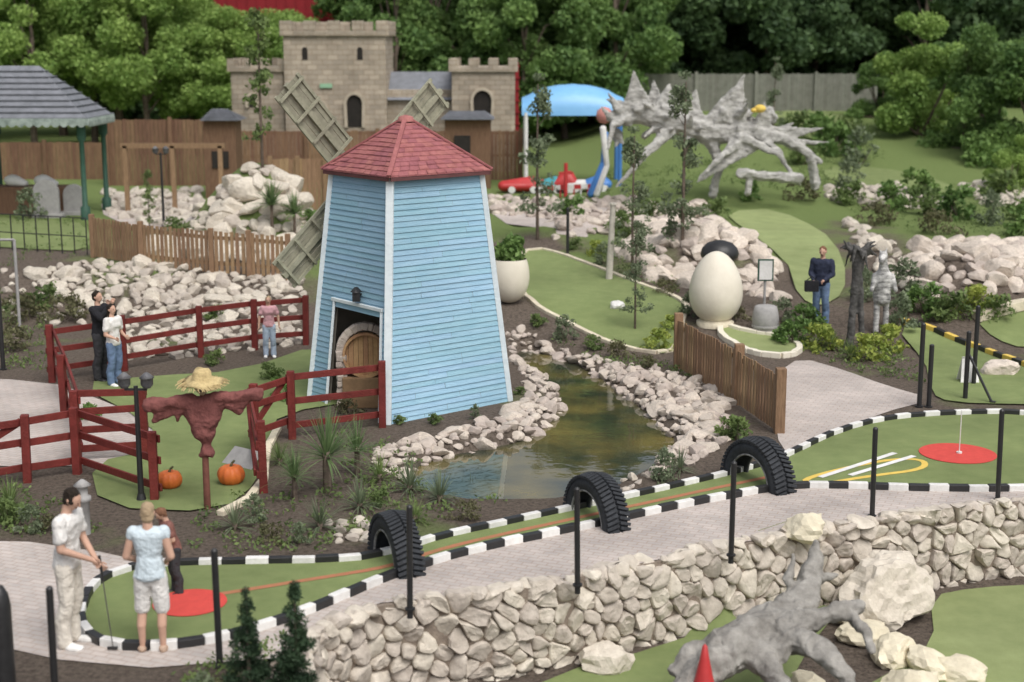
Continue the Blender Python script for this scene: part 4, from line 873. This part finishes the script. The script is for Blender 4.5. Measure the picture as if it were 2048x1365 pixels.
mb=MB(); mb.beam(Q(240,292,50),Q(450,292,50),.14,.16); mb.obj('beam',BWOOD,a,root)
def hiproof(u0,u1,ve,vr,ur0,ur1,y,d,root,m=SLATE,name='roof'):
    a=Q(u0,ve,y);b_=Q(u1,ve,y);r0=Q(ur0,vr,y+d/2);r1=Q(ur1,vr,y+d/2); mb=MB()
    mb.add([a,b_,V((b_.x,y+d,b_.z)),V((a.x,y+d,a.z)),r0,r1],[(0,1,5,4),(1,2,5),(2,3,4,5),(3,0,4),(3,2,1,0)])
    nrow=9
    for i in range(nrow):
        t0=i/nrow; p=a.lerp(r0,t0);q_=b_.lerp(r1,t0); mb.beam(p+V((0,-.02,.02)),q_+V((0,-.02,.02)),.07,.03)
        c_=V((b_.x,y+d,b_.z)).lerp(r1,t0); mb.beam(q_+V((.02,0,.02)),c_+V((.02,0,.02)),.07,.03)
    mb.obj(name,m,root.location,root); return a,b_
a=at(440,54); kiosk=thing('kiosk','small grey roofed timber kiosk','kiosk',a); hiproof(400,475,242,218,425,450,54,1.6,kiosk)
mb=MB(); p=at(438,54); mb.box((p.x,54.8,(p.z+Q(440,242,54).z)/2),(1.15,1.2,Q(440,242,54).z-p.z)); mb.obj('wall',DKWOOD,a,kiosk); mb=MB(); mb.box((p.x,54.18,p.z+1.4),(.6,.05,.6)); mb.obj('window',DARK,a,kiosk)
a=at(935,56); kiosk=thing('kiosk','dark timber hut with shallow roof below the castle','hut',a); hiproof(880,985,240,222,900,965,56,1.8,kiosk)
mb=MB(); p=at(935,56); zt=Q(935,240,56).z; mb.box((p.x,57,(p.z+zt)/2),(1.7,1.5,zt-p.z)); mb.obj('wall',DKWOOD,a,kiosk); mb=MB(); mb.box((p.x-.2,56.2,p.z+1.1),(.6,.08,1.8)); mb.obj('door',DARK,a,kiosk)
YP=48; a=at(180,YP); pav=thing('pavilion','open pavilion with dark slate hip roof and green posts','pavilion',a)
A_,B_=hiproof(-420,172,238,132,-300,78,YP,3.2,pav)
mb=MB(); C_=V((B_.x,YP+3.2,B_.z)); mb.beam(A_+V((0,-.03,-.1)),B_+V((0,-.03,-.1)),.06,.22); mb.beam(B_+V((.03,0,-.1)),C_+V((.03,0,-.1)),.06,.22)
for i in range(34): p=A_.lerp(B_,(i+.5)/34); mb.cyl(p+V((0,-.08,-.14)),p+V((0,-.04,-.14)),.13,n=10)
for i in range(12): p=B_.lerp(C_,(i+.5)/12); mb.cyl(p+V((.04,0,-.14)),p+V((.08,0,-.14)),.13,n=10)
mb.obj('fascia',mat('pale_green_fascia',(.38,.44,.40),(.17,.21,.19),4),a,pav)
for u,dy in((165,.3),(-60,.3),(165,2.9),(-60,2.9)):
        p=on(Q(u,300,YP).x-.1,YP+dy); mb=MB(); mb.lathe(p,[(.16,0),(.16,.4),(.09,.45),(.08,2.5),(.15,2.6),(.15,A_.z-p.z)],10); mb.obj('post',GREENP,a,pav)
mb=MB(); p=on(Q(30,300,YP).x,YP+2.2); mb.box((p.x-.5,p.y,p.z+.45),(3.0,1.0,.9)); mb.obj('counter',DKWOOD,a,pav,bevel=.02)
for dx in(.2,-.8): mb=MB(); mb.hull([(p+V((dx,-.2,1.1)),(.3,.2,.2)),(p+V((dx+.4,-.2,1.0)),(.12,.15,.1))]); mb.obj('white_cover',WHITE,a,pav)
for u,v,s in[(95,435,1.1),(150,430,.9)]:
    p=G(u,v); mb=MB(); n=10; w=.38*s; pts=[(-w,0),(w,0)]+[(w*math.cos(math.pi*i/n),.75*s+w*math.sin(math.pi*i/n)) for i in range(n+1)]; m_=len(pts)
    mb.add([p+V((x,-.08,z)) for x,z in pts]+[p+V((x,.08,z)) for x,z in pts],[tuple(range(m_)),tuple(reversed(range(m_,2*m_)))]+[(i,i+m_,(i+1)%m_+m_,(i+1)%m_) for i in range(m_)]); mb.box(p+V((0,0,.05)),(w*2.6,.4,.14)); mb.obj('gravestone',GREY,p,label='grey rounded prop gravestone on the lawn',cat='gravestone',group='gravestones',bevel=.01)
a=G(40,660); mb=MB(); t_=Q(30,480,a.y); mb.cyl(a,V((a.x,a.y,t_.z)),.035,n=10); mb.cyl(V((a.x,a.y,t_.z)),V((a.x-1.2,a.y,t_.z)),.03,n=8); mb.obj('net_pole',GREY,a,label='pale grey metal netting pole with top bar',cat='pole')
root=thing('railing','thin dark metal railing around the lawn','railing',G(0,500))
for u in range(0,190,25): p=G(u,500+u*.06); mb=MB(); mb.cyl(p,p+V((0,0,1.0)),.02,n=6); mb.obj('post',BLACK,root.location,root)
for z in(.5,1.0): mb=MB(); mb.cyl(G(0,500)+V((0,0,z)),G(175,510.5)+V((0,0,z)),.015,n=6); mb.obj('rail',BLACK,root.location,root)
a=G(1218,560); mb=MB(); mb.cyl(a,a+V((.08,0,1.9)),.09,.07,12); mb.cyl(a+V((.08,0,1.9)),a+V((.08,0,1.95)),.1,.1,12); mb.obj('white_post',mat('pale_birch_post',(.58,.54,.48),(.42,.39,.34),8),a,label='pale whitish round wooden post in the bed',cat='post')
a=G(1528,625); sg=thing('information_sign','small white board sign in dark frame on post','sign',a)
mb=MB(); mb.cyl(a,a+V((0,0,.8)),.03,n=8); mb.obj('post',GREY,a,sg); mb=MB(); mb.box(a+V((0,-.03,.98)),(.36,.04,.5)); mb.obj('frame',GREENP,a,sg); mb=MB(); mb.box(a+V((0,-.055,.98)),(.29,.02,.43)); mb.obj('board',WHITE,a,sg)
a=G(1530,665); mb=MB(); mb.lathe(a,[(.24,0),(.28,.15),(.3,.3),(.28,.45),(.24,.58),(.2,.6),(0,.6)],20); mb.lathe(a,[(.295,.12),(.305,.15),(.295,.18)],20); mb.obj('barrel',GREY,a,label='pale grey weathered barrel beside the sign',cat='barrel')
a=G(1935,765); mb=MB(); 
for s_ in(-1,1): mb.add([a+V((-.18,s_*.16,0)),a+V((.18,s_*.16,0)),a+V((.13,0,.5)),a+V((-.13,0,.5)),a+V((-.18,s_*.14,0)),a+V((.18,s_*.14,0)),a+V((.13,-s_*.02,.5)),a+V((-.13,-s_*.02,.5))],[(0,1,2,3),(4,5,6,7),(0,3,7,4),(1,2,6,5)])
mb.obj('a_board',WHITE,a,label='small white folding board on the turf',cat='board')
a=G(1235,618); boulder(a+V((0,0,.06)),(.17,.14,.12),WHITE,'small white painted stone on the turf',12)
# slim carved sculptures beside the standing man
SG=mat('dark_grey_timber',(.12,.115,.11),(.05,.05,.048),7,.9,.7); SG2=mat('black_white_striped_paint',(.74,.73,.71),(.06,.06,.06),5,.85,.4,stretch=(1,1,2.5))
a=G(1708,700); rt=thing('carved_post','slim dark carved timber post with forked ragged top','sculpture',a)
mb=MB(); T=lambda x,y,z: a+V((x,y,z))
mb.limb([(T(-.1,0,0),.09),(T(-.06,0,1.1),.075),(T(0,0,1.7),.12),(T(.0,0,2.05),.16)]); mb.limb([(T(.16,0,0),.07),(T(.1,0,1.1),.06),(T(.02,0,1.65),.09)])
for i in range(16): an=i*2.4; mb.limb([(T(0,0,1.95),.09),(T(math.cos(an)*.22,math.sin(an)*.15,2.1+.02*i%.2),.05),(T(math.cos(an)*.4,math.sin(an)*.25,2.05+.3*math.sin(i*1.7)),.015)],sub=1)
place('carving',remesh(mb,'carving',[SG],.022,1,a,.02,6),a,rt)
a=G(1760,668); rt=thing('carved_post','black and white striped upright animal carving','sculpture',a)
mb=MB(); mb.limb([(T(-.1,0,0),.06),(T(-.1,0,.7),.07)]); mb.limb([(T(.12,0,0),.06),(T(.1,0,.7),.07)]); mb.hull([(T(0,0,.78),(.2,.18,.16)),(T(0,-.04,1.3),(.2,.17,.16))]); mb.limb([(T(0,-.05,1.35),.13),(T(-.03,-.1,1.65),.09)]); mb.hull([(T(-.04,-.12,1.75),(.1,.12,.11)),(T(-.12,-.3,1.66),(.06,.07,.06))])
for s_ in(-1,1): mb.limb([(T(s_*.06-.04,-.08,1.82),.03),(T(s_*.09-.04,-.08,1.94),.012)],sub=1); mb.limb([(T(s_*.18,-.05,1.3),.07),(T(s_*.26,-.15,1.0),.05)])
place('carving',remesh(mb,'carving',[SG2],.022,2,a,.01,6),a,rt)
# ---------------------------------------------------------------- canopy & playground
YB=56; o=at(1145,YB); can=thing('canopy_ride','bright light blue barrel canopy on posts over a children ride','canopy',o)
pl_=Q(1044,232,YB);pr_=Q(1250,232,YB); x0,x1=pl_.x,pr_.x; zb=pl_.z; zt=Q(1145,168,YB+1.1).z; D=2.4; mb=MB(); n=16; m=14; vs=[]
for j in range(m+1):
    t=j/m; ed=math.sin(math.pi*min(max(t,.0),1))**.28 if 0<t<1 else .0; ed=max(ed,.55); rib=1-.02*abs(math.sin(t*math.pi*6))
    for i in range(n+1):
        a_=math.pi*i/n; vs.append((x0+(x1-x0)*t,YB+D/2-D/2*math.cos(a_)*(.7+.3*ed),zb+(zt-zb)*math.sin(a_)**.8*ed*rib))
mb.add(vs,[(j*(n+1)+i,j*(n+1)+i+1,(j+1)*(n+1)+i+1,(j+1)*(n+1)+i) for j in range(m) for i in range(n)],0,True)
mb.add(vs[:n+1],[tuple(range(n+1))]); mb.add(vs[-(n+1):],[tuple(reversed(range(n+1)))]); mb.obj('canopy',CANO,o,can)
for x in(x0+.15,x1-.15):
    for yy in(YB+.2,YB+D-.2): mb=MB(); g=on(x,yy); mb.cyl(g,V((x,yy,zb+.1)),.08,n=10); mb.obj('post',WHITE if x==x0+.15 else BLUP,o,can)
for u,v,w,hh_,m in[(1130,360,.35,.8,REDP),(1050,330,.8,.6,REDP),(1175,362,.7,.45,WHITE),(1090,362,.7,.4,REDP),(1195,360,.35,.6,BLUP),(1105,330,.4,.6,mat('teal',(.08,.33,.38)))]:
    g=at(u,55); root=thing('ride_car','small bright fairground ride car','ride car',g,'small fairground ride cars'); mb=MB(); mb.hull([(g+V((-w,0,.25)),(.2,.3,.2)),(g+V((w,0,.25)),(.2,.3,.2)),(g+V((w*.3,.1,hh_-.1)),(.22,.22,.1))]); mb.obj('car_body',m,g,root)
    mb=MB(); mb.cyl(g+V((-w*.6,-.32,.14)),g+V((-w*.6,-.26,.14)),.13,n=12); mb.obj('wheel',WHITE,g,root); mb=MB(); mb.cyl(g+V((w*.6,-.32,.14)),g+V((w*.6,-.26,.14)),.13,n=12); mb.obj('wheel',WHITE,g,root)
root=thing('low_barrier','low red and white striped barrier rail','barrier',at(1080,53.5))
g0=at(1080,53.5);g1=at(1190,53.5)
for i in range(8): mb=MB(); a=g0.lerp(g1,i/8);b_=g0.lerp(g1,(i+1)/8); mb.beam(a+V((0,0,.35)),b_+V((0,0,.35)),.06,.16); mb.beam(a,a+V((0,0,.4)),.05,.05); mb.obj('board',REDP if i%2 else WHITE,g0,root)
a=at(1132,53.2); mb=MB(); mb.cyl(a,a+V((0,0,1.25)),.07,n=10); mb.beam(a+V((-.25,0,.9)),a+V((.25,0,.9)),.06,.08); mb.obj('red_post',REDP,a,label='red painted post with short crossbar by the ride',cat='post')
g=at(1208,53); root=thing('slide','blue and white tall playground slide figure','slide',g); mb=MB(); mb.limb([(g+V((-.45,0,.1)),.13),(g+V((.0,0,1.2)),.12),(g+V((.05,0,2.2)),.11)]); mb.obj('chute',BLUP,g,root); mb=MB(); mb.limb([(g+V((-.25,-.1,.1)),.12),(g+V((.1,-.1,1.1)),.1),(g+V((-.05,-.1,2.4)),.12)]); mb.obj('support',WHITE,g,root); mb=MB(); mb.hull([(g+V((.0,0,2.85)),.3)]); mb.obj('ball_top',mat('salmon',(.6,.27,.24)),g,root)
# ---------------------------------------------------------------- dead wood
def wood(name,label,cat,base,chains,m,vox,disp,ds,sm_=1,flat=True,sub=1,fins=()):
    mb=MB()
    for ch in chains: mb.limb(ch,sub=sub)
    for f in fins: mb.hull(f,sub=1)
    me=remesh(mb,name,[m],vox,sm_,base,disp,ds,flat); return place(name,me,base,None,label,cat)
def q(u,v,y,r): return (Q(u,v,y),r)
YD=50; rr=random.Random(3); base=at(1430,YD)
ch=[[q(1225,235,YD,.22),q(1280,225,YD,.38),q(1350,240,YD,.44),q(1420,268,YD,.42),q(1500,262,YD,.3),q(1570,280,YD,.2),q(1640,325,YD,.1)],
 [q(1300,220,YD,.22),q(1225,250,YD-.5,.14),q(1215,300,YD-1,.05)],[q(1350,250,YD,.28),q(1290,310,YD-1,.13),q(1235,372,YD-1,.07)],
 [q(1500,268,YD,.22),q(1440,315,YD-1,.12),q(1395,360,YD-1.2,.05)],[q(1420,280,YD,.25),q(1440,330,YD,.18),q(1425,392,YD,.15)],[q(1560,275,YD,.18),q(1620,310,YD,.17),q(1632,375,YD,.18)],
 [q(1480,348,YD-1,.17),q(1600,358,YD-1,.19)],[q(1500,352,YD-1,.14),q(1495,385,YD-1,.14)],[q(1255,215,YD,.2),q(1212,198,YD,.05)],[q(1580,285,YD,.13),q(1660,285,YD+.3,.03)],[q(1480,275,YD-.4,.18),q(1560,310,YD-.6,.11),q(1600,372,YD-.8,.05)]]
fins=[[q(1240,238,YD-.2,.12),q(1310,235,YD-.2,.14),q(1268,145,YD-.3,.03)],[q(1305,235,YD-.1,.14),q(1360,240,YD-.1,.14),q(1340,165,YD,.03)],[q(1285,230,YD+.3,.14),q(1330,230,YD+.3,.14),q(1308,160,YD+.3,.03)],
 [q(1395,262,YD,.18),q(1475,262,YD,.18),q(1488,150,YD,.03)],[q(1440,262,YD+.4,.12),q(1510,262,YD+.4,.12),q(1475,180,YD+.4,.03)],[q(1350,240,YD,.14),q(1405,250,YD,.14),q(1392,180,YD,.03)],[q(1510,262,YD,.12),q(1570,280,YD,.1),q(1645,255,YD,.03)],[q(1225,240,YD-.2,.1),q(1260,250,YD-.2,.1),q(1202,215,YD-.2,.03)],[q(1500,262,YD,.12),q(1540,270,YD,.1),q(1532,205,YD,.03)],[q(1470,280,YD-.3,.12),q(1520,290,YD-.3,.12),q(1395,365,YD-1,.05)]]
for i in range(44):
    u=rr.uniform(1230,1580); v=rr.uniform(215,285); a=rr.uniform(0,6.28); L_=rr.uniform(22,50); ch.append([q(u,v,YD+rr.uniform(-.4,.4),.17),q(u+math.cos(a)*L_,v+math.sin(a)*L_*.8,YD+rr.uniform(-.9,.6),.025)])
wood('driftwood_sculpture','large spiky grey dead wood creature sculpture on stone mound','sculpture',base,ch,DEAD,.05,.06,2.4,0,True,1,fins)
p=Q(1520,218,YD-.3); mb=MB(); mb.hull([(p,(.2,.2,.14))]); mb.hull([(p+V((-.2,-.05,-.05)),(.12,.1,.08))]); mb.obj('yellow_ornament',YEL,p,label='small yellow ornament perched on the dead wood',cat='ornament')
b=W(1560,1300)
ch=[[q(1635,1085,17.4,.03),q(1625,1150,17.2,.14),q(1600,1215,16.8,.21),q(1530,1262,16.4,.29),q(1450,1305,16.0,.28),q(1390,1360,15.7,.2),q(1330,1420,15.4,.15)],
[q(1530,1270,16.4,.22),q(1620,1240,16.2,.15),q(1715,1215,16.3,.08)],[q(1560,1270,16.2,.2),q(1640,1300,15.8,.13),q(1690,1350,15.5,.1),q(1715,1420,15.3,.07)],[q(1500,1300,16.1,.2),q(1560,1360,15.5,.13),q(1590,1430,15.2,.09)],
[q(1450,1310,16,.18),q(1380,1300,16,.09),q(1345,1345,15.8,.06)],[q(1600,1205,16.9,.12),q(1575,1160,17,.06),q(1590,1110,17.2,.02)],[q(1620,1160,17.2,.1),q(1670,1150,17.2,.03)],[q(1690,1222,16.3,.08),q(1735,1262,16,.05),q(1740,1300,15.8,.04)]]
fins=[[q(1470,1300,16.1,.16),q(1560,1240,16.4,.16),q(1600,1250,16.2,.12),q(1560,1305,15.9,.12)]]
wood('dead_tree_trunk','gnarled grey fallen tree with spreading roots on lower lawn','dead tree',b,ch,ROOT,.02,.05,4,1,False,2,fins)
a=W(1405,1472); root=thing('gnome','small red pointed garden gnome with white beard','garden ornament',a); kk=1.38; mb=MB(); mb.lathe(a,[(.1*kk,0),(.12*kk,.1*kk),(.1*kk,.3*kk),(.06*kk,.36*kk),(0,.38*kk)],16); mb.obj('body',REDP,a,root); mb=MB(); mb.hull([(a+V((0,-.03,.58)),(.08,.075,.09))]); mb.obj('face',SKIN,a,root); mb=MB(); mb.lathe(a+V((0,0,.44*kk)),[(.09*kk,0),(.07*kk,.08*kk),(.04*kk,.22*kk),(.02*kk,.33*kk),(0,.35*kk)],14); mb.obj('hat',REDP,a,root); mb=MB(); mb.hull([(a+V((0,-.1,.53)),(.055,.04,.04)),(a+V((0,-.14,.38)),.018)]); mb.obj('beard',WHITE,a,root)
# ---------------------------------------------------------------- people
def person(base,H,yaw,label,shirt,legs,hair,arms,sleeve='short',shorts=False,hairlen=0,lean=0,hp=0,hy=0,shoe=None,knees=None,vox=.013,female=False):
    k=H/1.75; RZ=Matrix.Rotation(math.radians(yaw),3,'Z'); RL=Matrix.Rotation(math.radians(lean),3,'X'); piv=V((0,0,.95))
    def U(p): p=V(p); return piv+RL@(p-piv)
    def Wd(p): return V(base)+RZ@(V(p)*k)
    sw=.165 if female else .19; ww=.115 if female else .135; hw=.155 if female else .15
    def build(mb,items,grow=0):
        for it in items: mb.hull([(p,tuple((x+grow) for x in (r if hasattr(r,'__len__') else (r,r,r)))) for p,r in it])
    torso=[[(U((-sw*.55,0,1.37)),(.09,.095,.09)),(U((sw*.55,0,1.37)),(.09,.095,.09)),(U((0,0,1.12)),(ww,.09,.08))],[(U((0,0,1.12)),(ww,.09,.08)),((0,.01,.95),(hw,.11,.09))]]
    if female: torso.append([(U((-.07,-.06,1.3)),.06),(U((.07,-.06,1.3)),.06)])
    KN=knees or [(-.1,-.02,.5),(.1,-.02,.5)]; AN=[(KN[0][0]*1.05,.03,.09),(KN[1][0]*1.05,.03,.09)]
    thigh=[[((sg*.085,.0,.9),.09),(KN[i],.06)] for i,sg in enumerate((-1,1))]; calf=[[(KN[i],.057),((AN[i][0],AN[i][1]+.01,.32),.053)] for i in range(2)]; shin=[[((AN[i][0],AN[i][1]+.01,.32),.05),(AN[i],.035)] for i in range(2)]
    foot=[[((AN[i][0],.05,.045),.036),((AN[i][0]+(.02 if i else -.02),-.13,.03),(.04,.05,.025))] for i in range(2)]
    Sh=[U((-sw,0,1.41)),U((sw,0,1.41))]
    ua=[[(Sh[i],.058),(V(arms[i][0]),.045)] for i in range(2)]; fa=[[(V(arms[i][0]),.043),(V(arms[i][1]),.028)] for i in range(2)]
    HM=Matrix.Rotation(math.radians(hy),3,'Z')@Matrix.Rotation(math.radians(lean+hp),3,'X'); nk=U((0,.01,1.5))
    def Hd(x,y,z): return nk+HM@V((x,y,z))
    head=[[(Hd(0,0,.135),(.074,.092,.1))],[(Hd(0,-.02,.08),(.056,.07,.06)),(Hd(0,-.05,.05),(.03,.03,.02))],[(Hd(0,-.09,.125),(.012,.014,.02)),(Hd(0,-.105,.108),.013)],[(Hd(-.075,.01,.12),(.012,.02,.03))],[(Hd(.075,.01,.12),(.012,.02,.03))],[(U((0,.02,1.42)),.062),(Hd(0,.015,.06),.052)]]
    hands=MB(); palms=[]
    for i in range(2):
        w0=V(arms[i][1]); d=(w0-V(arms[i][0])).normalized(); 
        if len(arms[i])>2: d=V(arms[i][2]).normalized()
        side=d.cross(V((1,0,0))) if abs(d.x)<.8 else d.cross(V((0,1,0))); side.normalize(); pn=d.cross(side)*(1 if i==0 else -1)
        palms.append([(w0,.024),(w0+d*.05+side*.018,(.022,.022,.022)),(w0+d*.05-side*.018,.02)])
        for f,(o_,ln) in enumerate(((.03,.062),(.011,.07),(-.009,.066),(-.028,.052))):
            p0=w0+d*.055+side*o_; p1=p0+d*ln*.5+pn*.012; p2=p1+d*ln*.15+pn*ln*.42; hands.limb([(p0,.0095),(p1,.009),(p2,.0075)],sub=1)
        p0=w0+d*.02+side*.028; hands.limb([(p0,.012),(p0+side*.022+d*.025+pn*.01,.0105),(p0+side*.02+d*.05+pn*.025,.009)],sub=1)
    mb=MB(); build(mb,torso+thigh+calf+shin+foot+ua+fa+head+palms)
    me=remesh(mb,'person',[SKIN],vox,2); o2=MB(); o2.add([v.co.copy() for v in me.vertices],[tuple(p.vertices) for p in me.polygons],0,True); o2.add(hands.v,hands.f,0,True)
    o2.v=[tuple(RZ@(V(p)*k)) for p in o2.v]
    body=place('person',o2.mesh('person',[SKIN]),V(base),None,label,'person')
    def child(name,items,grow,m,vx=vox,dp=.01):
        mb=MB(); build(mb,items,grow)
        me=remesh(mb,name,[m],vx,2,disp=dp,dscale=11)
        for v in me.vertices: v.co=RZ@(v.co*k)
        place(name,me,None,body)
    up=[]
    for i in range(2):
        if sleeve=='long': up+=[ua[i],[fa[i][0],(V(arms[i][0]).lerp(V(arms[i][1]),.9),.03)]]
        elif sleeve=='short': up.append([ua[i][0],(Sh[i].lerp(V(arms[i][0]),.62),.056)])
        else: up.append([ua[i][0],(Sh[i].lerp(V(arms[i][0]),.15),.05)])
    hem=[[(U((0,0,1.12)),(ww+.01,.10,.08)),((0,.01,.90),(hw+.012,.122,.05))]]
    child('shirt',torso+up+hem,.018,shirt)
    lg=[[((0,.01,.95),(hw,.11,.075)),((-.06,0,.86),.09),((.06,0,.86),.09)]]
    if shorts: lg+=[[t[0],(V(t[0][0]).lerp(V(t[1][0]),.95),.078)] for t in thigh]
    else: lg+=[[t[0],(t[1][0],.068)] for t in thigh]+[[(c[0][0],.068),(c[1][0],.068)] for c in calf]+[[((AN[i][0],AN[i][1]+.01,.32),.068),((AN[i][0],AN[i][1],.08),.066)] for i in range(2)]
    child('shorts' if shorts else 'trousers',lg,.014,legs)
    hr=[[(Hd(0,.02,.155),(.084,.095,.098))],[(Hd(0,.04,.11),(.082,.07,.08))]]
    if hairlen: hr+=[[(Hd(0,.05,.1),(.08,.055,.08)),(Hd(0,.055,.1-hairlen),(.065,.03,.04))]]
    child('hair',hr,0,hair,.01,.02)
    child('shoes',foot,.012,shoe or WHITE,.01)
    mb=MB()
    for s_ in(-.03,.03): mb.hull([(Hd(s_,-.083,.14),(.011,.008,.008))],sub=1)
    mb.hull([(Hd(-.018,-.082,.072),.006),(Hd(.018,-.082,.072),.006)],sub=1); mb.v=[tuple(RZ@(V(p)*k)) for p in mb.v]
    mb.obj('face_features',mat('face_dark',(.07,.03,.025)),V((0,0,0)),body)
    return body,Wd
wht=cloth('white_cotton',(.74,.72,.69),.88); crm=cloth('cream_cotton',(.70,.65,.57),.88); pale=cloth('pale_blue_cotton',(.60,.69,.74),.88); blk=cloth('black_cotton',(.022,.022,.026)); jean=cloth('blue_denim',(.15,.22,.35)); navy=cloth('navy_cotton',(.033,.04,.07)); pink=cloth('pink_cotton',(.6,.34,.37)); redc=cloth('rust_cotton',(.24,.11,.09)); drk=cloth('dark_trousers',(.05,.05,.055))
hbk=cloth('dark_hair',(.025,.018,.013)); hbl=cloth('blonde_hair',(.40,.30,.19)); hbr=cloth('auburn_hair',(.22,.11,.065))
gold=[((-.24,-.06,1.14),(-.04,-.3,.98),(.2,-.7,-.6)),((.24,-.06,1.14),(.04,-.32,.92),(-.2,-.7,-.6))]
b1,w1=person(G0(145,1292),1.82,80,'man in white T-shirt and cream trousers holding a putter',wht,crm,hbk,gold,hp=28,lean=4,vox=.011,shoe=WHITE)
def putter(top,foot,label):
    root=thing('golf_putter',label,'golf club',foot,'golf putters'); mb=MB(); mb.cyl(foot+V((0,0,.03)),top,.006,.007,n=8); mb.obj('shaft',mat('steel',(.4,.4,.4),None,5,.3,metal=1),foot,root); mb=MB(); d=(top-foot).normalized(); mb.cyl(top-d*.25,top+d*.03,.014,.016,n=10); mb.obj('grip',BLACK,foot,root); mb=MB(); mb.beam(foot+V((-.06,0,.015)),foot+V((.05,0,.015)),.03,.028); mb.obj('club_head',BLACK,foot,root,bevel=.005)
t=w1((0,-.36,.99)); putter(t,V((t.x+.12,t.y-.1,.03)),'black gripped golf putter held by the man')
b2,w2=person(G0(308,1302),1.68,180,'woman in pale blue top and white shorts seen from behind',pale,wht,hbl,[((-.25,.03,1.13),(-.14,-.2,1.0)),((.25,.03,1.13),(.12,-.22,.98))],sleeve='none',shorts=True,hairlen=.06,hp=18,vox=.011,female=True,shoe=cloth('sandal_tan',(.5,.36,.27)),knees=[(-.11,-.02,.5),(.11,-.02,.5)])
b3,w3=person(G0(352,1190),1.14,-60,'child with auburn hair in rust top leaning over a putter',redc,drk,hbr,[((-.24,-.08,1.13),(-.03,-.32,.98),(0,-.5,-.8)),((.24,-.08,1.13),(.03,-.33,.92),(0,-.5,-.8))],hp=20,lean=16,hairlen=.05,shoe=BLACK)
t=w3((0,-.38,1.0)); putter(t,V((t.x-.08,t.y-.15,.05)),'short golf putter held by the child')
person(G0(205,762),1.78,70,'man in black top and dark trousers raising a camera',blk,drk,hbk,[((-.2,-.2,1.25),(-.05,-.26,1.5),(0,-.2,1)),((.2,-.2,1.25),(.05,-.28,1.5),(0,-.2,1))],sleeve='long',shoe=BLACK,vox=.016)
person(G0(232,772),1.6,60,'woman in white top and blue jeans standing on paving',wht,jean,hbk,[((-.22,0,1.12),(-.15,-.2,1.05)),((.22,0,1.12),(.15,-.2,1.05))],hairlen=.12,female=True,vox=.016)
person(G(540,715),1.3,10,'child in pink top and pale blue trousers on turf',pink,cloth('pale_jeans',(.42,.5,.62)),hbl,[((-.26,0,1.15),(-.28,-.05,.9)),((.26,0,1.15),(.28,-.05,.9))],hairlen=.1,female=True,vox=.018)
b6,w6=person(G(1640,650),1.78,-25,'man in navy jacket and blue jeans carrying a black bag',navy,jean,hbr,[((-.24,-.02,1.14),(-.12,-.24,1.0)),((.24,-.02,1.14),(.1,-.24,1.02))],sleeve='long',shoe=BLACK,vox=.016,hp=12)
c=w6((-.14,-.33,.98)); mb=MB(); mb.box(c+V((0,0,-.08)),(.3,.14,.24)); mb.beam(c+V((-.12,0,.04)),c+V((0,0,.14)),.02,.02); mb.beam(c+V((.12,0,.04)),c+V((0,0,.14)),.02,.02); mb.obj('shoulder_bag',blk,c,label='black fabric bag held at the waist',cat='bag',bevel=.02)
# ---------------------------------------------------------------- camera, light
cam=bpy.data.cameras.new('camera'); cam.sensor_width=36; cam.lens=F/2048*36; cam.clip_end=3000; cam.clip_start=.1
cam.dof.use_dof=True; cam.dof.focus_distance=24; cam.dof.aperture_fstop=.8
co=bpy.data.objects.new('camera',cam); co.location=(0,0,HC); co.rotation_euler=(math.pi/2-PITCH,0,0); COL.objects.link(co); scene.camera=co
w=bpy.data.worlds.new('World'); scene.world=w; w.use_nodes=True; nt=w.node_tree; bg=nt.nodes['Background']; sk=nt.nodes.new('ShaderNodeTexSky'); sk.sky_type='NISHITA'; sk.sun_disc=False; sk.sun_elevation=math.radians(56); sk.sun_rotation=math.radians(150); sk.dust_density=4; sk.ozone_density=.5
hs=nt.nodes.new('ShaderNodeHueSaturation'); hs.inputs['Saturation'].default_value=.4; nt.links.new(sk.outputs[0],hs.inputs['Color']); nt.links.new(hs.outputs[0],bg.inputs['Color']); bg.inputs['Strength'].default_value=.15
sl=bpy.data.lights.new('sun','SUN'); sl.energy=2.1; sl.angle=math.radians(40); sl.color=(1,.97,.93); so=bpy.data.objects.new('sun',sl); so.rotation_euler=(math.radians(34),0,math.radians(30)); COL.objects.link(so)
scene.view_settings.view_transform='Standard'; scene.view_settings.look='None'; scene.view_settings.exposure=0
